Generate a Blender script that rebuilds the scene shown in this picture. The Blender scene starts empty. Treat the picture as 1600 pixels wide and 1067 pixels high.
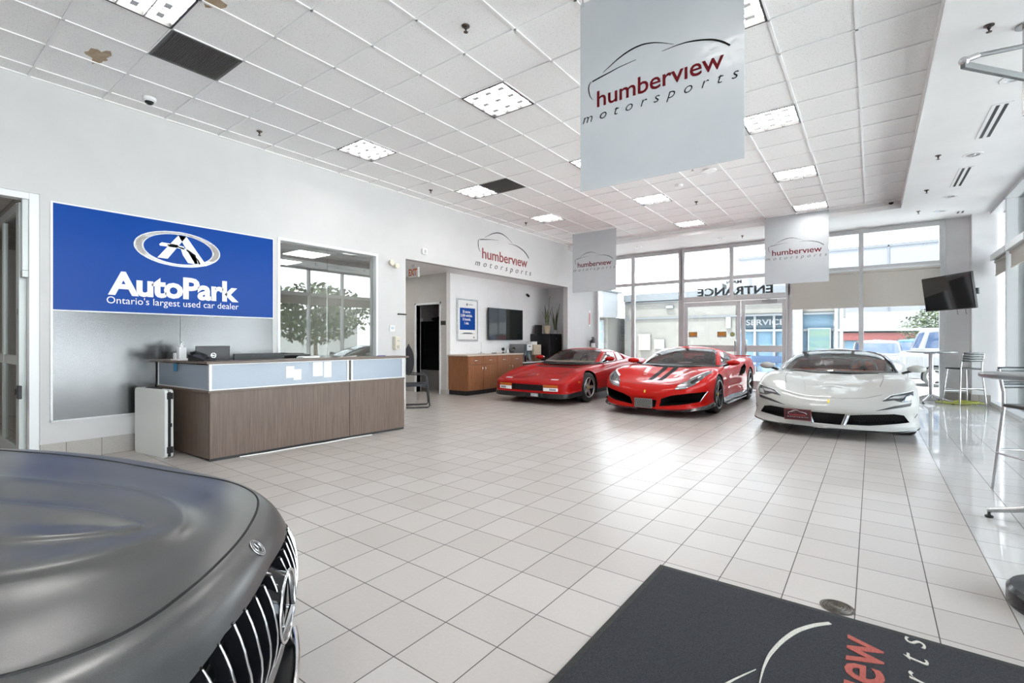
import bpy, bmesh, math, random
import numpy as np
from mathutils import Vector, Matrix
from mathutils.bvhtree import BVHTree
from mathutils.geometry import delaunay_2d_cdt
random.seed(7)
SC = bpy.context.scene
COL = SC.collection
PI = math.pi
EYE = 1.31                      # camera height above the tiles

# ---------------------------------------------------------------- camera
cam_data = bpy.data.cameras.new('camera')
cam_data.sensor_width = 36.0
cam_data.lens = 753.0 / 1600.0 * 36.0
cam_data.shift_y = -1.0 / 1600.0
cam_data.clip_end = 500
cam = bpy.data.objects.new('camera', cam_data)
COL.objects.link(cam)
cam.location = (0, 0, EYE)
cam.rotation_euler = (PI / 2, 0, math.radians(36.777))
SC.camera = cam

# ---------------------------------------------------------------- sky, sun, exposure
SC.view_settings.view_transform = 'Standard'
SC.view_settings.look = 'None'
SC.view_settings.gamma = 1.0
SC.view_settings.exposure = 0.40
SC.view_settings.use_curve_mapping = False
SC.cycles.use_denoising = True
SC.cycles.max_bounces = 10
SC.cycles.diffuse_bounces = 5
SC.cycles.glossy_bounces = 5
SC.cycles.transparent_max_bounces = 24
SC.cycles.transmission_bounces = 8
SC.cycles.sample_clamp_indirect = 6.0
SC.cycles.caustics_reflective = False
SC.cycles.caustics_refractive = False

SKY_STRENGTH = 7.0
SUN_STRENGTH = 17.0
LAMP_STRENGTH = 18.0

wd = bpy.data.worlds.new('sky')
SC.world = wd
wd.use_nodes = True
nt = wd.node_tree
nt.nodes.clear()
n_out = nt.nodes.new('ShaderNodeOutputWorld')
n_bg = nt.nodes.new('ShaderNodeBackground')
n_bg.inputs['Strength'].default_value = SKY_STRENGTH
n_tc = nt.nodes.new('ShaderNodeTexCoord')
n_sep = nt.nodes.new('ShaderNodeSeparateXYZ')
n_ramp = nt.nodes.new('ShaderNodeValToRGB')
n_ramp.color_ramp.elements[0].position = 0.0
n_ramp.color_ramp.elements[0].color = (0.89, 0.91, 0.94, 1)
n_ramp.color_ramp.elements[1].position = 0.75
n_ramp.color_ramp.elements[1].color = (0.52, 0.66, 0.88, 1)
n_noise = nt.nodes.new('ShaderNodeTexNoise')
n_noise.inputs['Scale'].default_value = 2.6
n_noise.inputs['Detail'].default_value = 6
n_cr = nt.nodes.new('ShaderNodeValToRGB')
n_cr.color_ramp.elements[0].position = 0.40
n_cr.color_ramp.elements[0].color = (0, 0, 0, 1)
n_cr.color_ramp.elements[1].position = 0.62
n_cr.color_ramp.elements[1].color = (1, 1, 1, 1)
n_mix = nt.nodes.new('ShaderNodeMix')
n_mix.data_type = 'RGBA'
n_mix.inputs[7].default_value = (0.95, 0.96, 0.98, 1)
nt.links.new(n_tc.outputs['Generated'], n_sep.inputs[0])
nt.links.new(n_sep.outputs['Z'], n_ramp.inputs[0])
nt.links.new(n_tc.outputs['Generated'], n_noise.inputs['Vector'])
nt.links.new(n_noise.outputs[0], n_cr.inputs[0])
nt.links.new(n_cr.outputs[0], n_mix.inputs[0])
nt.links.new(n_ramp.outputs[0], n_mix.inputs[6])
nt.links.new(n_mix.outputs[2], n_bg.inputs['Color'])
nt.links.new(n_bg.outputs[0], n_out.inputs[0])

sun_data = bpy.data.lights.new('sun', 'SUN')
sun_data.energy = SUN_STRENGTH
sun_data.angle = math.radians(0.6)
sun_data.color = (1.0, 0.96, 0.90)
sun = bpy.data.objects.new('sun', sun_data)
COL.objects.link(sun)
sun.rotation_euler = Vector((0.22, 0.28, -1.0)).to_track_quat('-Z', 'Y').to_euler()   # high, from behind the left wall

# ---------------------------------------------------------------- helpers
class MB:
    """collects shapes, then links them as ONE mesh object"""
    def __init__(s):
        s.v = []; s.f = []; s.m = []; s.xf = None
    def add(s, verts, faces, mi=0):
        o = len(s.v)
        if s.xf is not None:
            verts = [tuple(s.xf @ Vector(p)) for p in verts]
        s.v += [tuple(p) for p in verts]
        s.f += [tuple(i + o for i in f) for f in faces]
        s.m += [mi] * len(faces)
        return s
    def box(s, x0, x1, y0, y1, z0, z1, mi=0):
        return s.add([(x0,y0,z0),(x1,y0,z0),(x1,y1,z0),(x0,y1,z0),(x0,y0,z1),(x1,y0,z1),(x1,y1,z1),(x0,y1,z1)],
                     [(0,3,2,1),(4,5,6,7),(0,1,5,4),(1,2,6,5),(2,3,7,6),(3,0,4,7)], mi)
    def bar(s, p, q, w, h, up=(0,0,1), mi=0):
        p, q = Vector(p), Vector(q); d = (q - p).normalized(); up = Vector(up)
        r = d.cross(up)
        if r.length < 1e-6: r = d.cross(Vector((1, 0, 0)))
        r.normalize(); u = r.cross(d).normalized()
        c = [p + r*a*w/2 + u*b*h/2 for a, b in ((-1,-1),(1,-1),(1,1),(-1,1))] + [q + r*a*w/2 + u*b*h/2 for a, b in ((-1,-1),(1,-1),(1,1),(-1,1))]
        return s.add(c, [(3,2,1,0),(4,5,6,7),(0,1,5,4),(1,2,6,5),(2,3,7,6),(3,0,4,7)], mi)
    def cyl(s, p, q, r, n=16, r2=None, mi=0, cap=True):
        return s.tube([p, q], [r, r if r2 is None else r2], n, mi, cap)
    def tube(s, path, r, n=10, mi=0, cap=True, closed=False):
        P = [Vector(p) for p in path]; k = len(P)
        R = r if isinstance(r, (list, tuple)) else [r] * k
        vs = []; prev = None
        for i in range(k):
            if closed: t = P[(i+1) % k] - P[i-1]
            else: t = (P[min(i+1, k-1)] - P[max(i-1, 0)])
            t.normalize()
            if prev is None:
                a = t.cross(Vector((0, 0, 1)))
                if a.length < 1e-4: a = t.cross(Vector((1, 0, 0)))
            else:
                a = prev - t * prev.dot(t)
            a.normalize(); prev = a; b = t.cross(a)
            for j in range(n):
                w = 2*PI*j/n
                vs.append(P[i] + (a*math.cos(w) + b*math.sin(w)) * R[i])
        fs = []
        for i in range(k if closed else k-1):
            i2 = (i+1) % k
            for j in range(n):
                fs.append((i*n+j, i*n+(j+1) % n, i2*n+(j+1) % n, i2*n+j))
        if cap and not closed:
            fs.append(tuple(range(n-1, -1, -1))); fs.append(tuple((k-1)*n + j for j in range(n)))
        return s.add(vs, fs, mi)
    def lathe(s, prof, c=(0,0,0), axis='Z', n=24, mi=0, cap=True):
        """prof: list of (radius, height)"""
        vs = []
        for r, h in prof:
            for j in range(n):
                w = 2*PI*j/n; a, b = r*math.cos(w), r*math.sin(w)
                p = (a, b, h) if axis == 'Z' else ((h, a, b) if axis == 'X' else (b, h, a))
                vs.append((p[0]+c[0], p[1]+c[1], p[2]+c[2]))
        fs = []
        for i in range(len(prof)-1):
            for j in range(n):
                fs.append((i*n+j, i*n+(j+1) % n, (i+1)*n+(j+1) % n, (i+1)*n+j))
        if cap: fs.append(tuple(range(n-1, -1, -1))); fs.append(tuple((len(prof)-1)*n+j for j in range(n)))
        return s.add(vs, fs, mi)
    def prism(s, poly, o, r, u, depth, mi=0):
        """flat polygon (2D) in the plane o + a*r + b*u, thickened along r x u"""
        o, r, u = Vector(o), Vector(r), Vector(u); nrm = r.cross(u).normalized(); k = len(poly)
        a = [o + r*p[0] + u*p[1] for p in poly]; b = [p + nrm*depth for p in a]
        return s.add(a + b, [tuple(range(k-1, -1, -1)), tuple(range(k, 2*k))] + [(i, (i+1) % k, k+(i+1) % k, k+i) for i in range(k)], mi)
    def ribbon(s, pts, widths, o, r, u, depth, mi=0):
        """tapered stroke drawn in the plane o,r,u"""
        P = [Vector((p[0], p[1])) for p in pts]; L = []; R = []
        for i, p in enumerate(P):
            t = (P[min(i+1, len(P)-1)] - P[max(i-1, 0)]).normalized(); nn = Vector((-t.y, t.x)); w = widths[i] / 2
            L.append(p + nn*w); R.append(p - nn*w)
        for i in range(len(P)-1):
            s.prism([R[i], R[i+1], L[i+1], L[i]], o, r, u, depth, mi)
        return s
    def grid(s, pts, mi=0, wrap=False):
        n = len(pts); m = len(pts[0])
        return s.add([p for row in pts for p in row],
                     [(i*m+j, i*m+j+1, (i+1)*m+j+1, (i+1)*m+j) for i in range(n-1) for j in range(m-1)], mi)
    def sphere(s, c, r, n=12, m=8, mi=0, sc=(1,1,1)):
        vs = [(c[0], c[1], c[2]-r*sc[2])]
        for i in range(1, m):
            a = -PI/2 + PI*i/m
            for j in range(n):
                w = 2*PI*j/n
                vs.append((c[0]+r*sc[0]*math.cos(a)*math.cos(w), c[1]+r*sc[1]*math.cos(a)*math.sin(w), c[2]+r*sc[2]*math.sin(a)))
        vs.append((c[0], c[1], c[2]+r*sc[2])); fs = []
        for j in range(n): fs.append((0, 1+(j+1) % n, 1+j))
        for i in range(m-2):
            for j in range(n): fs.append((1+i*n+j, 1+i*n+(j+1) % n, 1+(i+1)*n+(j+1) % n, 1+(i+1)*n+j))
        t = len(vs)-1; b = 1+(m-2)*n
        for j in range(n): fs.append((b+j, b+(j+1) % n, t))
        return s.add(vs, fs, mi)
    def mesh(s, name, mats, smooth=None, weld=False):
        me = bpy.data.meshes.new(name)
        me.from_pydata(s.v, [], s.f)
        for m in (mats if isinstance(mats, (list, tuple)) else [mats]): me.materials.append(m)
        me.polygons.foreach_set('material_index', s.m)
        if weld:
            bm = bmesh.new(); bm.from_mesh(me); bmesh.ops.remove_doubles(bm, verts=bm.verts, dist=1e-4); bm.to_mesh(me); bm.free()
        if smooth is not None:
            me.polygons.foreach_set('use_smooth', [True]*len(me.polygons))
            me.set_sharp_from_angle(angle=math.radians(smooth))
        me.update()
        return me
    def build(s, name, mats, parent=None, smooth=None, bevel=0, loc=None, weld=False):
        o = bpy.data.objects.new(name, s.mesh(name, mats, smooth, weld)); COL.objects.link(o)
        if parent is not None: o.parent = parent
        if loc is not None: o.location = loc
        if bevel:
            b = o.modifiers.new('bevel', 'BEVEL'); b.width = bevel; b.segments = 2; b.limit_method = 'ANGLE'; b.angle_limit = math.radians(40)
        return o

def tag(o, label, cat, group=None):
    o['label'] = label; o['category'] = cat
    if group: o['group'] = group
    return o
def thing(name, label, cat, loc=(0,0,0), rz=0, group=None):
    o = bpy.data.objects.new(name, None); COL.objects.link(o)
    o.empty_display_size = 0.1; o.location = loc; o.rotation_euler = (0, 0, rz)
    return tag(o, label, cat, group)
def structure(o):
    o['kind'] = 'structure'; return o
def dup(o, loc, label, rz=None):
    def cp(x, parent):
        c = x.copy(); COL.objects.link(c)
        if parent: c.parent = parent
        for ch in list(x.children): cp(ch, c)
        return c
    c = cp(o, None); c.location = loc
    if rz is not None: c.rotation_euler = (0, 0, rz)
    c['label'] = label
    return c

# ---------------------------------------------------------------- materials
def mat(name, col, rough=0.5, metal=0.0, coat=0.0, emit=None, es=0.0, spec=None, alpha=None):
    m = bpy.data.materials.new(name); m.use_nodes = True
    b = m.node_tree.nodes['Principled BSDF']
    b.inputs['Base Color'].default_value = (*col, 1); b.inputs['Roughness'].default_value = rough
    b.inputs['Metallic'].default_value = metal; b.inputs['Coat Weight'].default_value = coat
    b.inputs['Coat Roughness'].default_value = 0.03
    if spec is not None: b.inputs['Specular IOR Level'].default_value = spec
    if emit: b.inputs['Emission Color'].default_value = (*emit, 1); b.inputs['Emission Strength'].default_value = es
    return m
def nd(m, t, **kw):
    n = m.node_tree.nodes.new(t)
    for k, v in kw.items(): setattr(n, k, v)
    return n
def bsdf(m): return m.node_tree.nodes['Principled BSDF']
def link(m, a, b): m.node_tree.links.new(a, b)
def ramp(m, fac, stops):
    r = nd(m, 'ShaderNodeValToRGB'); e = r.color_ramp.elements
    e[0].position, e[0].color = stops[0][0], (*stops[0][1], 1); e[1].position, e[1].color = stops[-1][0], (*stops[-1][1], 1)
    for p, c in stops[1:-1]: x = e.new(p); x.color = (*c, 1)
    link(m, fac, r.inputs[0]); return r.outputs[0]
def noise(m, scale, detail=4, rough=0.5, stretch=None):
    tc = nd(m, 'ShaderNodeTexCoord'); mp = nd(m, 'ShaderNodeMapping'); n = nd(m, 'ShaderNodeTexNoise')
    if stretch: mp.inputs['Scale'].default_value = stretch
    n.inputs['Scale'].default_value = scale; n.inputs['Detail'].default_value = detail; n.inputs['Roughness'].default_value = rough
    link(m, tc.outputs['Object'], mp.inputs[0]); link(m, mp.outputs[0], n.inputs['Vector']); return n.outputs[0]
def bump(m, fac, strength, dist=0.01):
    b = nd(m, 'ShaderNodeBump'); b.inputs['Strength'].default_value = strength; b.inputs['Distance'].default_value = dist
    link(m, fac, b.inputs['Height']); link(m, b.outputs[0], bsdf(m).inputs['Normal']); return b
def noisy(name, c1, c2, scale, rough=0.5, detail=4, lo=0.35, hi=0.65, bmp=0, stretch=None, metal=0.0, coat=0.0, bdist=0.01):
    m = mat(name, c1, rough, metal, coat); f = noise(m, scale, detail, 0.6, stretch)
    link(m, ramp(m, f, [(lo, c1), (hi, c2)]), bsdf(m).inputs['Base Color'])
    if bmp: bump(m, f, bmp, bdist)
    return m
def tiles(name, c1, c2, grout, sx, ox, oy, w, rough, spec=0.5, rough_g=0.7):
    """square tiles with grout lines, object coordinates"""
    m = mat(name, c1, rough, spec=spec); tc = nd(m, 'ShaderNodeTexCoord'); sp = nd(m, 'ShaderNodeSeparateXYZ'); link(m, tc.outputs['Object'], sp.inputs[0])
    def mth(op, a, b=None, c=None):
        n = nd(m, 'ShaderNodeMath', operation=op)
        for i, x in enumerate((a, b, c)):
            if x is None: continue
            if isinstance(x, (int, float)): n.inputs[i].default_value = x
            else: link(m, x, n.inputs[i])
        return n.outputs[0]
    gx = mth('DIVIDE', mth('SUBTRACT', sp.outputs[0], ox), sx); gy = mth('DIVIDE', mth('SUBTRACT', sp.outputs[1], oy), sx)
    d = mth('MINIMUM', mth('PINGPONG', gx, 0.5), mth('PINGPONG', gy, 0.5))
    ln = mth('LESS_THAN', d, w / sx / 2)
    cb = nd(m, 'ShaderNodeCombineXYZ'); link(m, mth('FLOOR', gx), cb.inputs[0]); link(m, mth('FLOOR', gy), cb.inputs[1])
    wn = nd(m, 'ShaderNodeTexWhiteNoise'); link(m, cb.outputs[0], wn.inputs['Vector'])
    fine = noise(m, 60, 5, 0.7)
    v = mth('ADD', mth('MULTIPLY', wn.outputs['Value'], 0.35), mth('MULTIPLY', fine, 0.65))
    base = ramp(m, v, [(0.25, c1), (0.75, c2)])
    mx = nd(m, 'ShaderNodeMix', data_type='RGBA'); link(m, ln, mx.inputs[0]); link(m, base, mx.inputs[6]); mx.inputs[7].default_value = (*grout, 1)
    link(m, mx.outputs[2], bsdf(m).inputs['Base Color'])
    link(m, mth('ADD', mth('MULTIPLY', ln, rough_g - rough), mth('ADD', mth('MULTIPLY', fine, 0.08), rough - 0.04)), bsdf(m).inputs['Roughness'])
    bump(m, mth('SUBTRACT', 1.0, ln), 0.35, 0.002)
    return m
def glass(name, tint, refl=0.06, ior=1.45, frost=None, mirror=0.0):
    """thin pane: see-through with a Fresnel reflection"""
    m = bpy.data.materials.new(name); m.use_nodes = True; m.node_tree.nodes.clear()
    out = nd(m, 'ShaderNodeOutputMaterial'); mx = nd(m, 'ShaderNodeMixShader'); tr = nd(m, 'ShaderNodeBsdfTransparent'); gl = nd(m, 'ShaderNodeBsdfGlossy')
    tr.inputs[0].default_value = (*tint, 1); gl.inputs['Roughness'].default_value = 0.0 if frost is None else frost
    fr = nd(m, 'ShaderNodeFresnel'); fr.inputs[0].default_value = ior
    ad = nd(m, 'ShaderNodeMath', operation='MULTIPLY_ADD'); link(m, fr.outputs[0], ad.inputs[0]); ad.inputs[1].default_value = 1.0; ad.inputs[2].default_value = mirror
    ad.use_clamp = True
    link(m, ad.outputs[0], mx.inputs[0]); link(m, tr.outputs[0], mx.inputs[1]); link(m, gl.outputs[0], mx.inputs[2]); link(m, mx.outputs[0], out.inputs[0])
    return m
def paint(name, col, rough=0.25, coat=1.0, metal=0.0):
    return mat(name, col, .55, metal, coat*.5, spec=.08)

M = {}
M['wall'] = noisy('white wall paint', (0.552,0.549,0.547), (0.572,0.569,0.567), 3.0, 0.55)  # white walls darkened in colour to offset the strong daylight on them
M['wall_lifted'] = noisy('wall white lifted for shade', (0.84,0.84,0.845), (0.87,0.87,0.875), 3.0, 0.55)  # same white, lifted in colour for the dimmer alcove and corner
M['wall_shaded'] = noisy('shaded warm grey paint', (0.50,0.48,0.46), (0.54,0.52,0.50), 3.0, 0.6)  # grey holds mostly the shade of the passage, put into the colour
M['soffit'] = noisy('soffit paint', (0.86,0.855,0.85), (0.89,0.885,0.88), 2.0, 0.55)
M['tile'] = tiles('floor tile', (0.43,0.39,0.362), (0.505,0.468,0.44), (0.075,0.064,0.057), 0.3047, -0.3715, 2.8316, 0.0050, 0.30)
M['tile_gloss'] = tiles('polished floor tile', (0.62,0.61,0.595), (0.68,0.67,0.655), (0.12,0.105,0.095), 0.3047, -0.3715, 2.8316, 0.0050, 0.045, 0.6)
M['base_tile'] = tiles('base tile', (0.36,0.34,0.315), (0.46,0.43,0.40), (0.12,0.11,0.10), 0.3047, -0.3715, 2.8316, 0.005, 0.4)
M['ceil'] = noisy('mineral fibre ceiling tile', (0.62,0.615,0.605), (0.85,0.845,0.835), 95, 0.9, 3, 0.30, 0.44, 0.25, bdist=0.004)
M['tbar'] = mat('white ceiling grid', (0.83,0.825,0.82), 0.45)
M['alu'] = noisy('brushed aluminium frame', (0.60,0.605,0.61), (0.66,0.665,0.67), 30, 0.45, metal=0.3)
M['alu_dark'] = mat('dark grey aluminium', (0.36,0.37,0.38), 0.4, 0.5)  # darker metal for the door closer and small fittings
M['white_frame'] = mat('white window frame', (0.78,0.80,0.81), 0.35)
M['glass'] = glass('clear window glass', (0.94,0.97,0.97))
M['glass_office'] = glass('office window glass', (0.80,0.84,0.83), mirror=0.20)
M['glass_door'] = glass('door glass', (0.80,0.84,0.83), mirror=0.03)
M['lamp'] = mat('troffer diffuser', (0.9,0.9,0.9), 0.4, emit=(1.0,0.975,0.94), es=LAMP_STRENGTH)
M['lamp_dim'] = mat('office troffer diffuser', (0.9,0.9,0.9), 0.4, emit=(1.0,0.97,0.92), es=14.0)
M['black'] = mat('black plastic', (0.012,0.012,0.013), 0.4)
M['black_gloss'] = mat('gloss black', (0.006,0.006,0.007), 0.08)
M['rubber'] = noisy('tyre rubber', (0.012,0.012,0.012), (0.022,0.022,0.022), 40, 0.7)
M['chrome'] = mat('chrome', (0.78,0.78,0.79), 0.08, 1.0)
M['steel'] = noisy('brushed steel', (0.50,0.50,0.51), (0.60,0.60,0.61), 80, 0.28, metal=1.0, stretch=(1,1,0.05))
M['steel_tube'] = mat('satin steel tube', (0.55,0.55,0.56), 0.25, 0.9)
M['white'] = mat('white plastic', (0.80,0.80,0.79), 0.4)
M['paper'] = mat('white paper', (0.84,0.84,0.83), 0.7)
M['blue'] = mat('blue sign print', (0.0008,0.052,0.30), 0.25, spec=.16)
M['dark_vent'] = None

# ================================================================ THE SETTING
CZ = 4.086; SZ = 3.94; WX = -7.1; FY = 14.0; RX = 1.92
def st(name, mb, m, parent=None, **k):
    o = mb.build(name, m, parent, **k)
    if parent is None: structure(o)
    return o

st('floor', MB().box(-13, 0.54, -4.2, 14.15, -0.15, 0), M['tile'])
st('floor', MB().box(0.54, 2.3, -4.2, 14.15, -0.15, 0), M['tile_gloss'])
M['asphalt'] = noisy('bounce-pale asphalt', (0.66,0.65,0.63), (0.76,0.75,0.73), 6, 0.9, bmp=0.2)  # ground colour paled to bounce daylight up onto the ceiling
st('ground', MB().box(-90, 90, -60, 120, -0.4, -0.2), M['asphalt'])

# dropped tile ceiling and its white grid
CX0, CY0, CS = -3.773, 3.4544, 0.6105
HOLES = {(-2,-4),(-4,1),(-4,5),(-4,9),(0,1),(0,5),(0,9),(0,13),(4,1),(4,5),(4,9),(4,13),(4,-3),(0,-8),(4,-8),(-4,-8),(-3,-3),(-3,5)}
cb = MB()
for i in range(-7, 8):
    for j in range(-14, 16):
        if (i, j) in HOLES: continue                       # a light or a vent sits in this cell
        xa, xb = max(CX0 + i*CS, WX - .02), min(CX0 + (i+1)*CS, .47); ya, yb = max(CY0 + j*CS, -4.2), min(CY0 + (j+1)*CS, 12.26)
        if xb > xa and yb > ya: cb.box(xa, xb, ya, yb, CZ + .006, CZ + .022)
st('ceiling', cb, M['ceil'])
gb = MB()
k = -6
while CX0 + k*CS < 0.47:
    x = CX0 + k*CS
    if x > WX: gb.box(x - .0115, x + .0115, -4.0, 12.26, CZ - .004, CZ + .010)
    k += 1
k = -13
while CY0 + k*CS < 12.26:
    y = CY0 + k*CS
    if y > -4: gb.box(WX, 0.47, y - .0115, y + .0115, CZ - .004, CZ + .010)
    k += 1
gb.box(WX, WX + .022, -4, 12.26, CZ - .006, CZ + .01)
st('trim_1', gb, M['tbar'])
sf = MB().box(0.47, 2.35, -4.2, 14.2, SZ, SZ + .25).box(WX - .1, 0.47, 12.26, 14.2, SZ, SZ + .25)
st('soffit', sf, M['soffit'])
lip = MB().box(0.445, 0.470, -4, 12.285, SZ + .075, SZ + .10).box(WX, 0.470, 12.235, 12.26, SZ + .075, SZ + .10).box(0.455, 0.47, -4, 12.27, SZ, SZ + .012)
st('trim_2', lip, M['tbar'])
st('roof_slab', MB().box(-13, 2.6, -4.5, 15.0, 4.3, 4.6), M['soffit'])
st('roof_canopy', MB().box(-13, 2.6, 14.2, 16.2, 4.05, 4.35), M['white_frame'])

# left wall with its openings
w = MB(); x0, x1 = WX - .15, WX
w.box(x0, x1, -4.2, -1.6, 0, 4.2).box(x0, x1, -1.6, 1.10, 2.87, 4.2)
w.box(x0, x1, 1.10, 3.69, .2, 4.2).box(x0, x1, 3.69, 5.446, 2.825, 4.2).box(x0, x1, 3.69, 5.446, .2, .92)
w.box(x0, x1, 5.446, 6.125, .2, 4.2).box(x0, x1, 6.125, 12.2, 2.872, 4.2).box(x0, x1, 12.2, 14.2, .2, 4.2)
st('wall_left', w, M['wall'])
b = MB()
for a, c in ((1.10, 6.125), (12.2, 14.0)): b.box(x0 + .004, WX + .012, a + .001, c - .001, 0, .2)
st('baseboard_left', b, M['base_tile'], bevel=.003)
# alcove, passage and the rooms behind the left wall
st('ceiling_alcove', MB().box(-12.2, x0, 6.1, 13.3, 2.98, 3.1), M['soffit'])
st('wall_alcove', MB().box(-8.45, -8.33, 8.60, 13.25, 0, 3.0), M['wall_lifted'])
st('wall_alcove_end', MB().box(-8.33, x0, 13.09, 13.25, 0, 3.0), M['wall_lifted'])
g = MB().box(-12.2, -9.40, 8.47, 8.60, 0, 3.0).box(-9.40, -8.56, 8.47, 8.60, 2.22, 3.0).box(-8.56, -8.33, 8.47, 8.60, 0, 3.0)
st('wall_passage', g, M['wall_shaded'])
tr = MB().box(-9.46, -9.40, 8.45, 8.61, 0, 2.27).box(-8.56, -8.52, 8.45, 8.61, 0, 2.27).box(-9.46, -8.52, 8.45, 8.61, 2.22, 2.27)
st('trim_3', tr, M['white_frame'])
b = MB().box(-12, -9.46, 8.455, 8.47, 0, .12).box(-8.52, -8.318, 8.455, 8.47, 0, .12).box(-8.33, -8.318, 8.47, 8.52, 0, .12)
st('baseboard_passage', b, M['base_tile'])
cl = MB().box(-10.6, -10.5, 8.6, 10.4, 0, 2.6).box(-10.6, -8.45, 10.3, 10.4, 0, 2.6).box(-10.6, -8.45, 8.6, 10.4, 2.6, 2.7)
st('wall_closet', cl, M['wall_shaded'])
st('baseboard_closet', MB().box(-10.5, -8.46, 10.285, 10.30, 0, .14), mat('dark brown base', (.05,.04,.035), .5))
st('wall_rear_rooms', MB().box(-12.2, -12.05, -4.2, 13.3, 0, 3.1).box(-12.05, x0, 13.25, 13.4, 0, 3.1), M['wall_shaded'])
st('wall_office_side', MB().box(-12.05, x0, 3.25, 3.40, 0, 3.0).box(-12.05, x0, 5.98, 6.12, 0, 3.0), M['wall_shaded'])
M['ceil_room'] = tiles('office ceiling tile', (.42,.41,.39), (.50,.49,.47), (.25,.25,.24), .61, -9.1, 1.6, .02, .8)
st('ceiling_rooms', MB().box(-12.2, x0, -4.2, 6.1, 2.90, 3.0), M['ceil_room'])
st('wall_hall_side', MB().box(-10.9, -10.8, 1.22, 3.25, 0, 2.9), noisy('tan wall paint', (.42,.36,.30), (.47,.41,.35), 3, .6))
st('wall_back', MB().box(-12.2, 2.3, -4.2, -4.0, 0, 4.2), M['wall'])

# entrance wall: aluminium storefront
AL = M['alu']
def pane(x0, x1, z0, z1, parent, y=FY + .03, m='glass'):
    return MB().box(x0, x1, y, y + .012, z0, z1).build('pane', M[m], parent)
def frame_x(name, xs, zs, x0, x1, z0, z1, w=.095, d=.12, holes=(), label=None):
    """storefront unit along X: posts at xs, rails at zs, glass panes between"""
    root = bpy.data.objects.new(name, None); COL.objects.link(root); structure(root); root.location = (0, 0, 0)
    for x in xs:
        MB().box(x - w/2, x + w/2, FY - .02, FY - .02 + d, z0, z1).build('mullion', AL, root, bevel=.004)
    for z in zs:
        MB().box(x0, x1, FY - .012, FY - .03 + d, z - w/2, z + w/2).build('rail', AL, root, bevel=.004)
    xx = sorted(xs); zz = sorted(zs)
    for a, c in zip(xx[:-1], xx[1:]):
        for p, q in zip(zz[:-1], zz[1:]):
            pane(a + w/2, c - w/2, p + w/2, q - w/2, root)
    return root
frame_x('window_1', (-7.07, -5.853, -4.42), (.05, 3.02, 3.88), -7.1, -4.39, 0, SZ)
frame_x('window_2', (-4.36, -3.05, -1.72), (2.50, 3.02, 3.88), -4.39, -1.69, 2.47, SZ)
frame_x('window_3', (-1.66, -.209, 1.22), (.05, 3.02, 3.88), -1.69, 1.25, 0, SZ)
pk = MB().box(-1.63, -.24, FY - .05, FY + .05, 2.95, 3.00).box(-.18, 1.19, FY - .05, FY + .05, 2.95, 3.00)
st('trim_4', pk, M['white_frame'])
# double glass entrance door
root = bpy.data.objects.new('door_1', None); COL.objects.link(root); structure(root)
fr = MB().box(-4.39, -4.31, FY - .02, FY + .10, 0, 2.47).box(-1.75, -1.69, FY - .02, FY + .10, 0, 2.47).box(-4.31, -1.75, FY - .02, FY + .10, 2.40, 2.47)
fr.build('door_frame', AL, root, bevel=.004)
def leaf(xa, xb, hx):
    l = MB(); yy = (FY, FY + .05)
    l.box(xa, xa + .085, *yy, .02, 2.39).box(xb - .085, xb, *yy, .02, 2.39).box(xa + .085, xb - .085, *yy, 2.27, 2.39).box(xa + .085, xb - .085, *yy, .02, .26).box(xa + .085, xb - .085, *yy, 1.02, 1.19)
    lf = l.build('door_leaf', AL, root, bevel=.004)
    MB().box(xa + .085, xb - .085, FY + .02, FY + .032, 1.19, 2.27).box(xa + .085, xb - .085, FY + .02, FY + .032, .26, 1.02).build('pane', M['glass'], lf)
    MB().tube([(hx, FY, .88), (hx, FY - .07, .88), (hx, FY - .07, 1.32), (hx, FY, 1.32)], .014, 8).build('door_pull', M['chrome'], lf, smooth=40)
leaf(-4.30, -2.83, -2.95); leaf(-2.80, -1.76, -2.68)
MB().box(-2.3, -1.95, FY - .06, FY, 2.31, 2.38).bar((-2.0, FY - .06, 2.37), (-2.32, FY - .09, 2.415), .02, .015).build('door_closer', M['alu_dark'], root)

# right side: the panel and column in the corner, then deep white window bays
st('wall_corner', MB().box(1.245, 2.2, FY, 14.2, 0, SZ), M['wall_lifted'])
st('column', MB().box(1.655, 2.2, 13.72, FY, 0, SZ), M['wall_lifted'])
st('baseboard_corner', MB().box(1.25, 1.655, FY - .013, FY, 0, .2).box(1.64, 1.935, 13.705, 13.72, 0, .2).box(1.64, 1.655, 13.72, FY, 0, .2), M['base_tile'])
GX = 2.09; WF = M['white_frame']
ys = [13.70] + [12.35 - 1.38*i for i in range(12)]
for i in range(len(ys) - 1):
    ya, yb = ys[i+1], ys[i]
    root = bpy.data.objects.new('window_%d' % (i + 4), None); COL.objects.link(root); structure(root)
    MB().box(RX + .02, GX + .02, ya - .03, ya + .03, .08, SZ).build('mullion', WF, root, bevel=.004)
    MB().box(RX, GX + .02, ya + .03, yb - .03, 2.93, 3.05).box(RX, GX + .02, ya + .03, yb - .03, .0, .08).box(RX, GX + .02, ya + .03, yb - .03, SZ - .06, SZ).build('rail', WF, root, bevel=.004)
    MB().box(GX, GX + .012, ya + .03, yb - .03, .08, 2.93).box(GX, GX + .012, ya + .03, yb - .03, 3.05, SZ - .06).build('pane', M['glass'], root)
M['shade'] = noisy('woven roller shade', (.50,.47,.42), (.58,.55,.50), 160, .85, stretch=(1,1,1.6))
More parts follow.
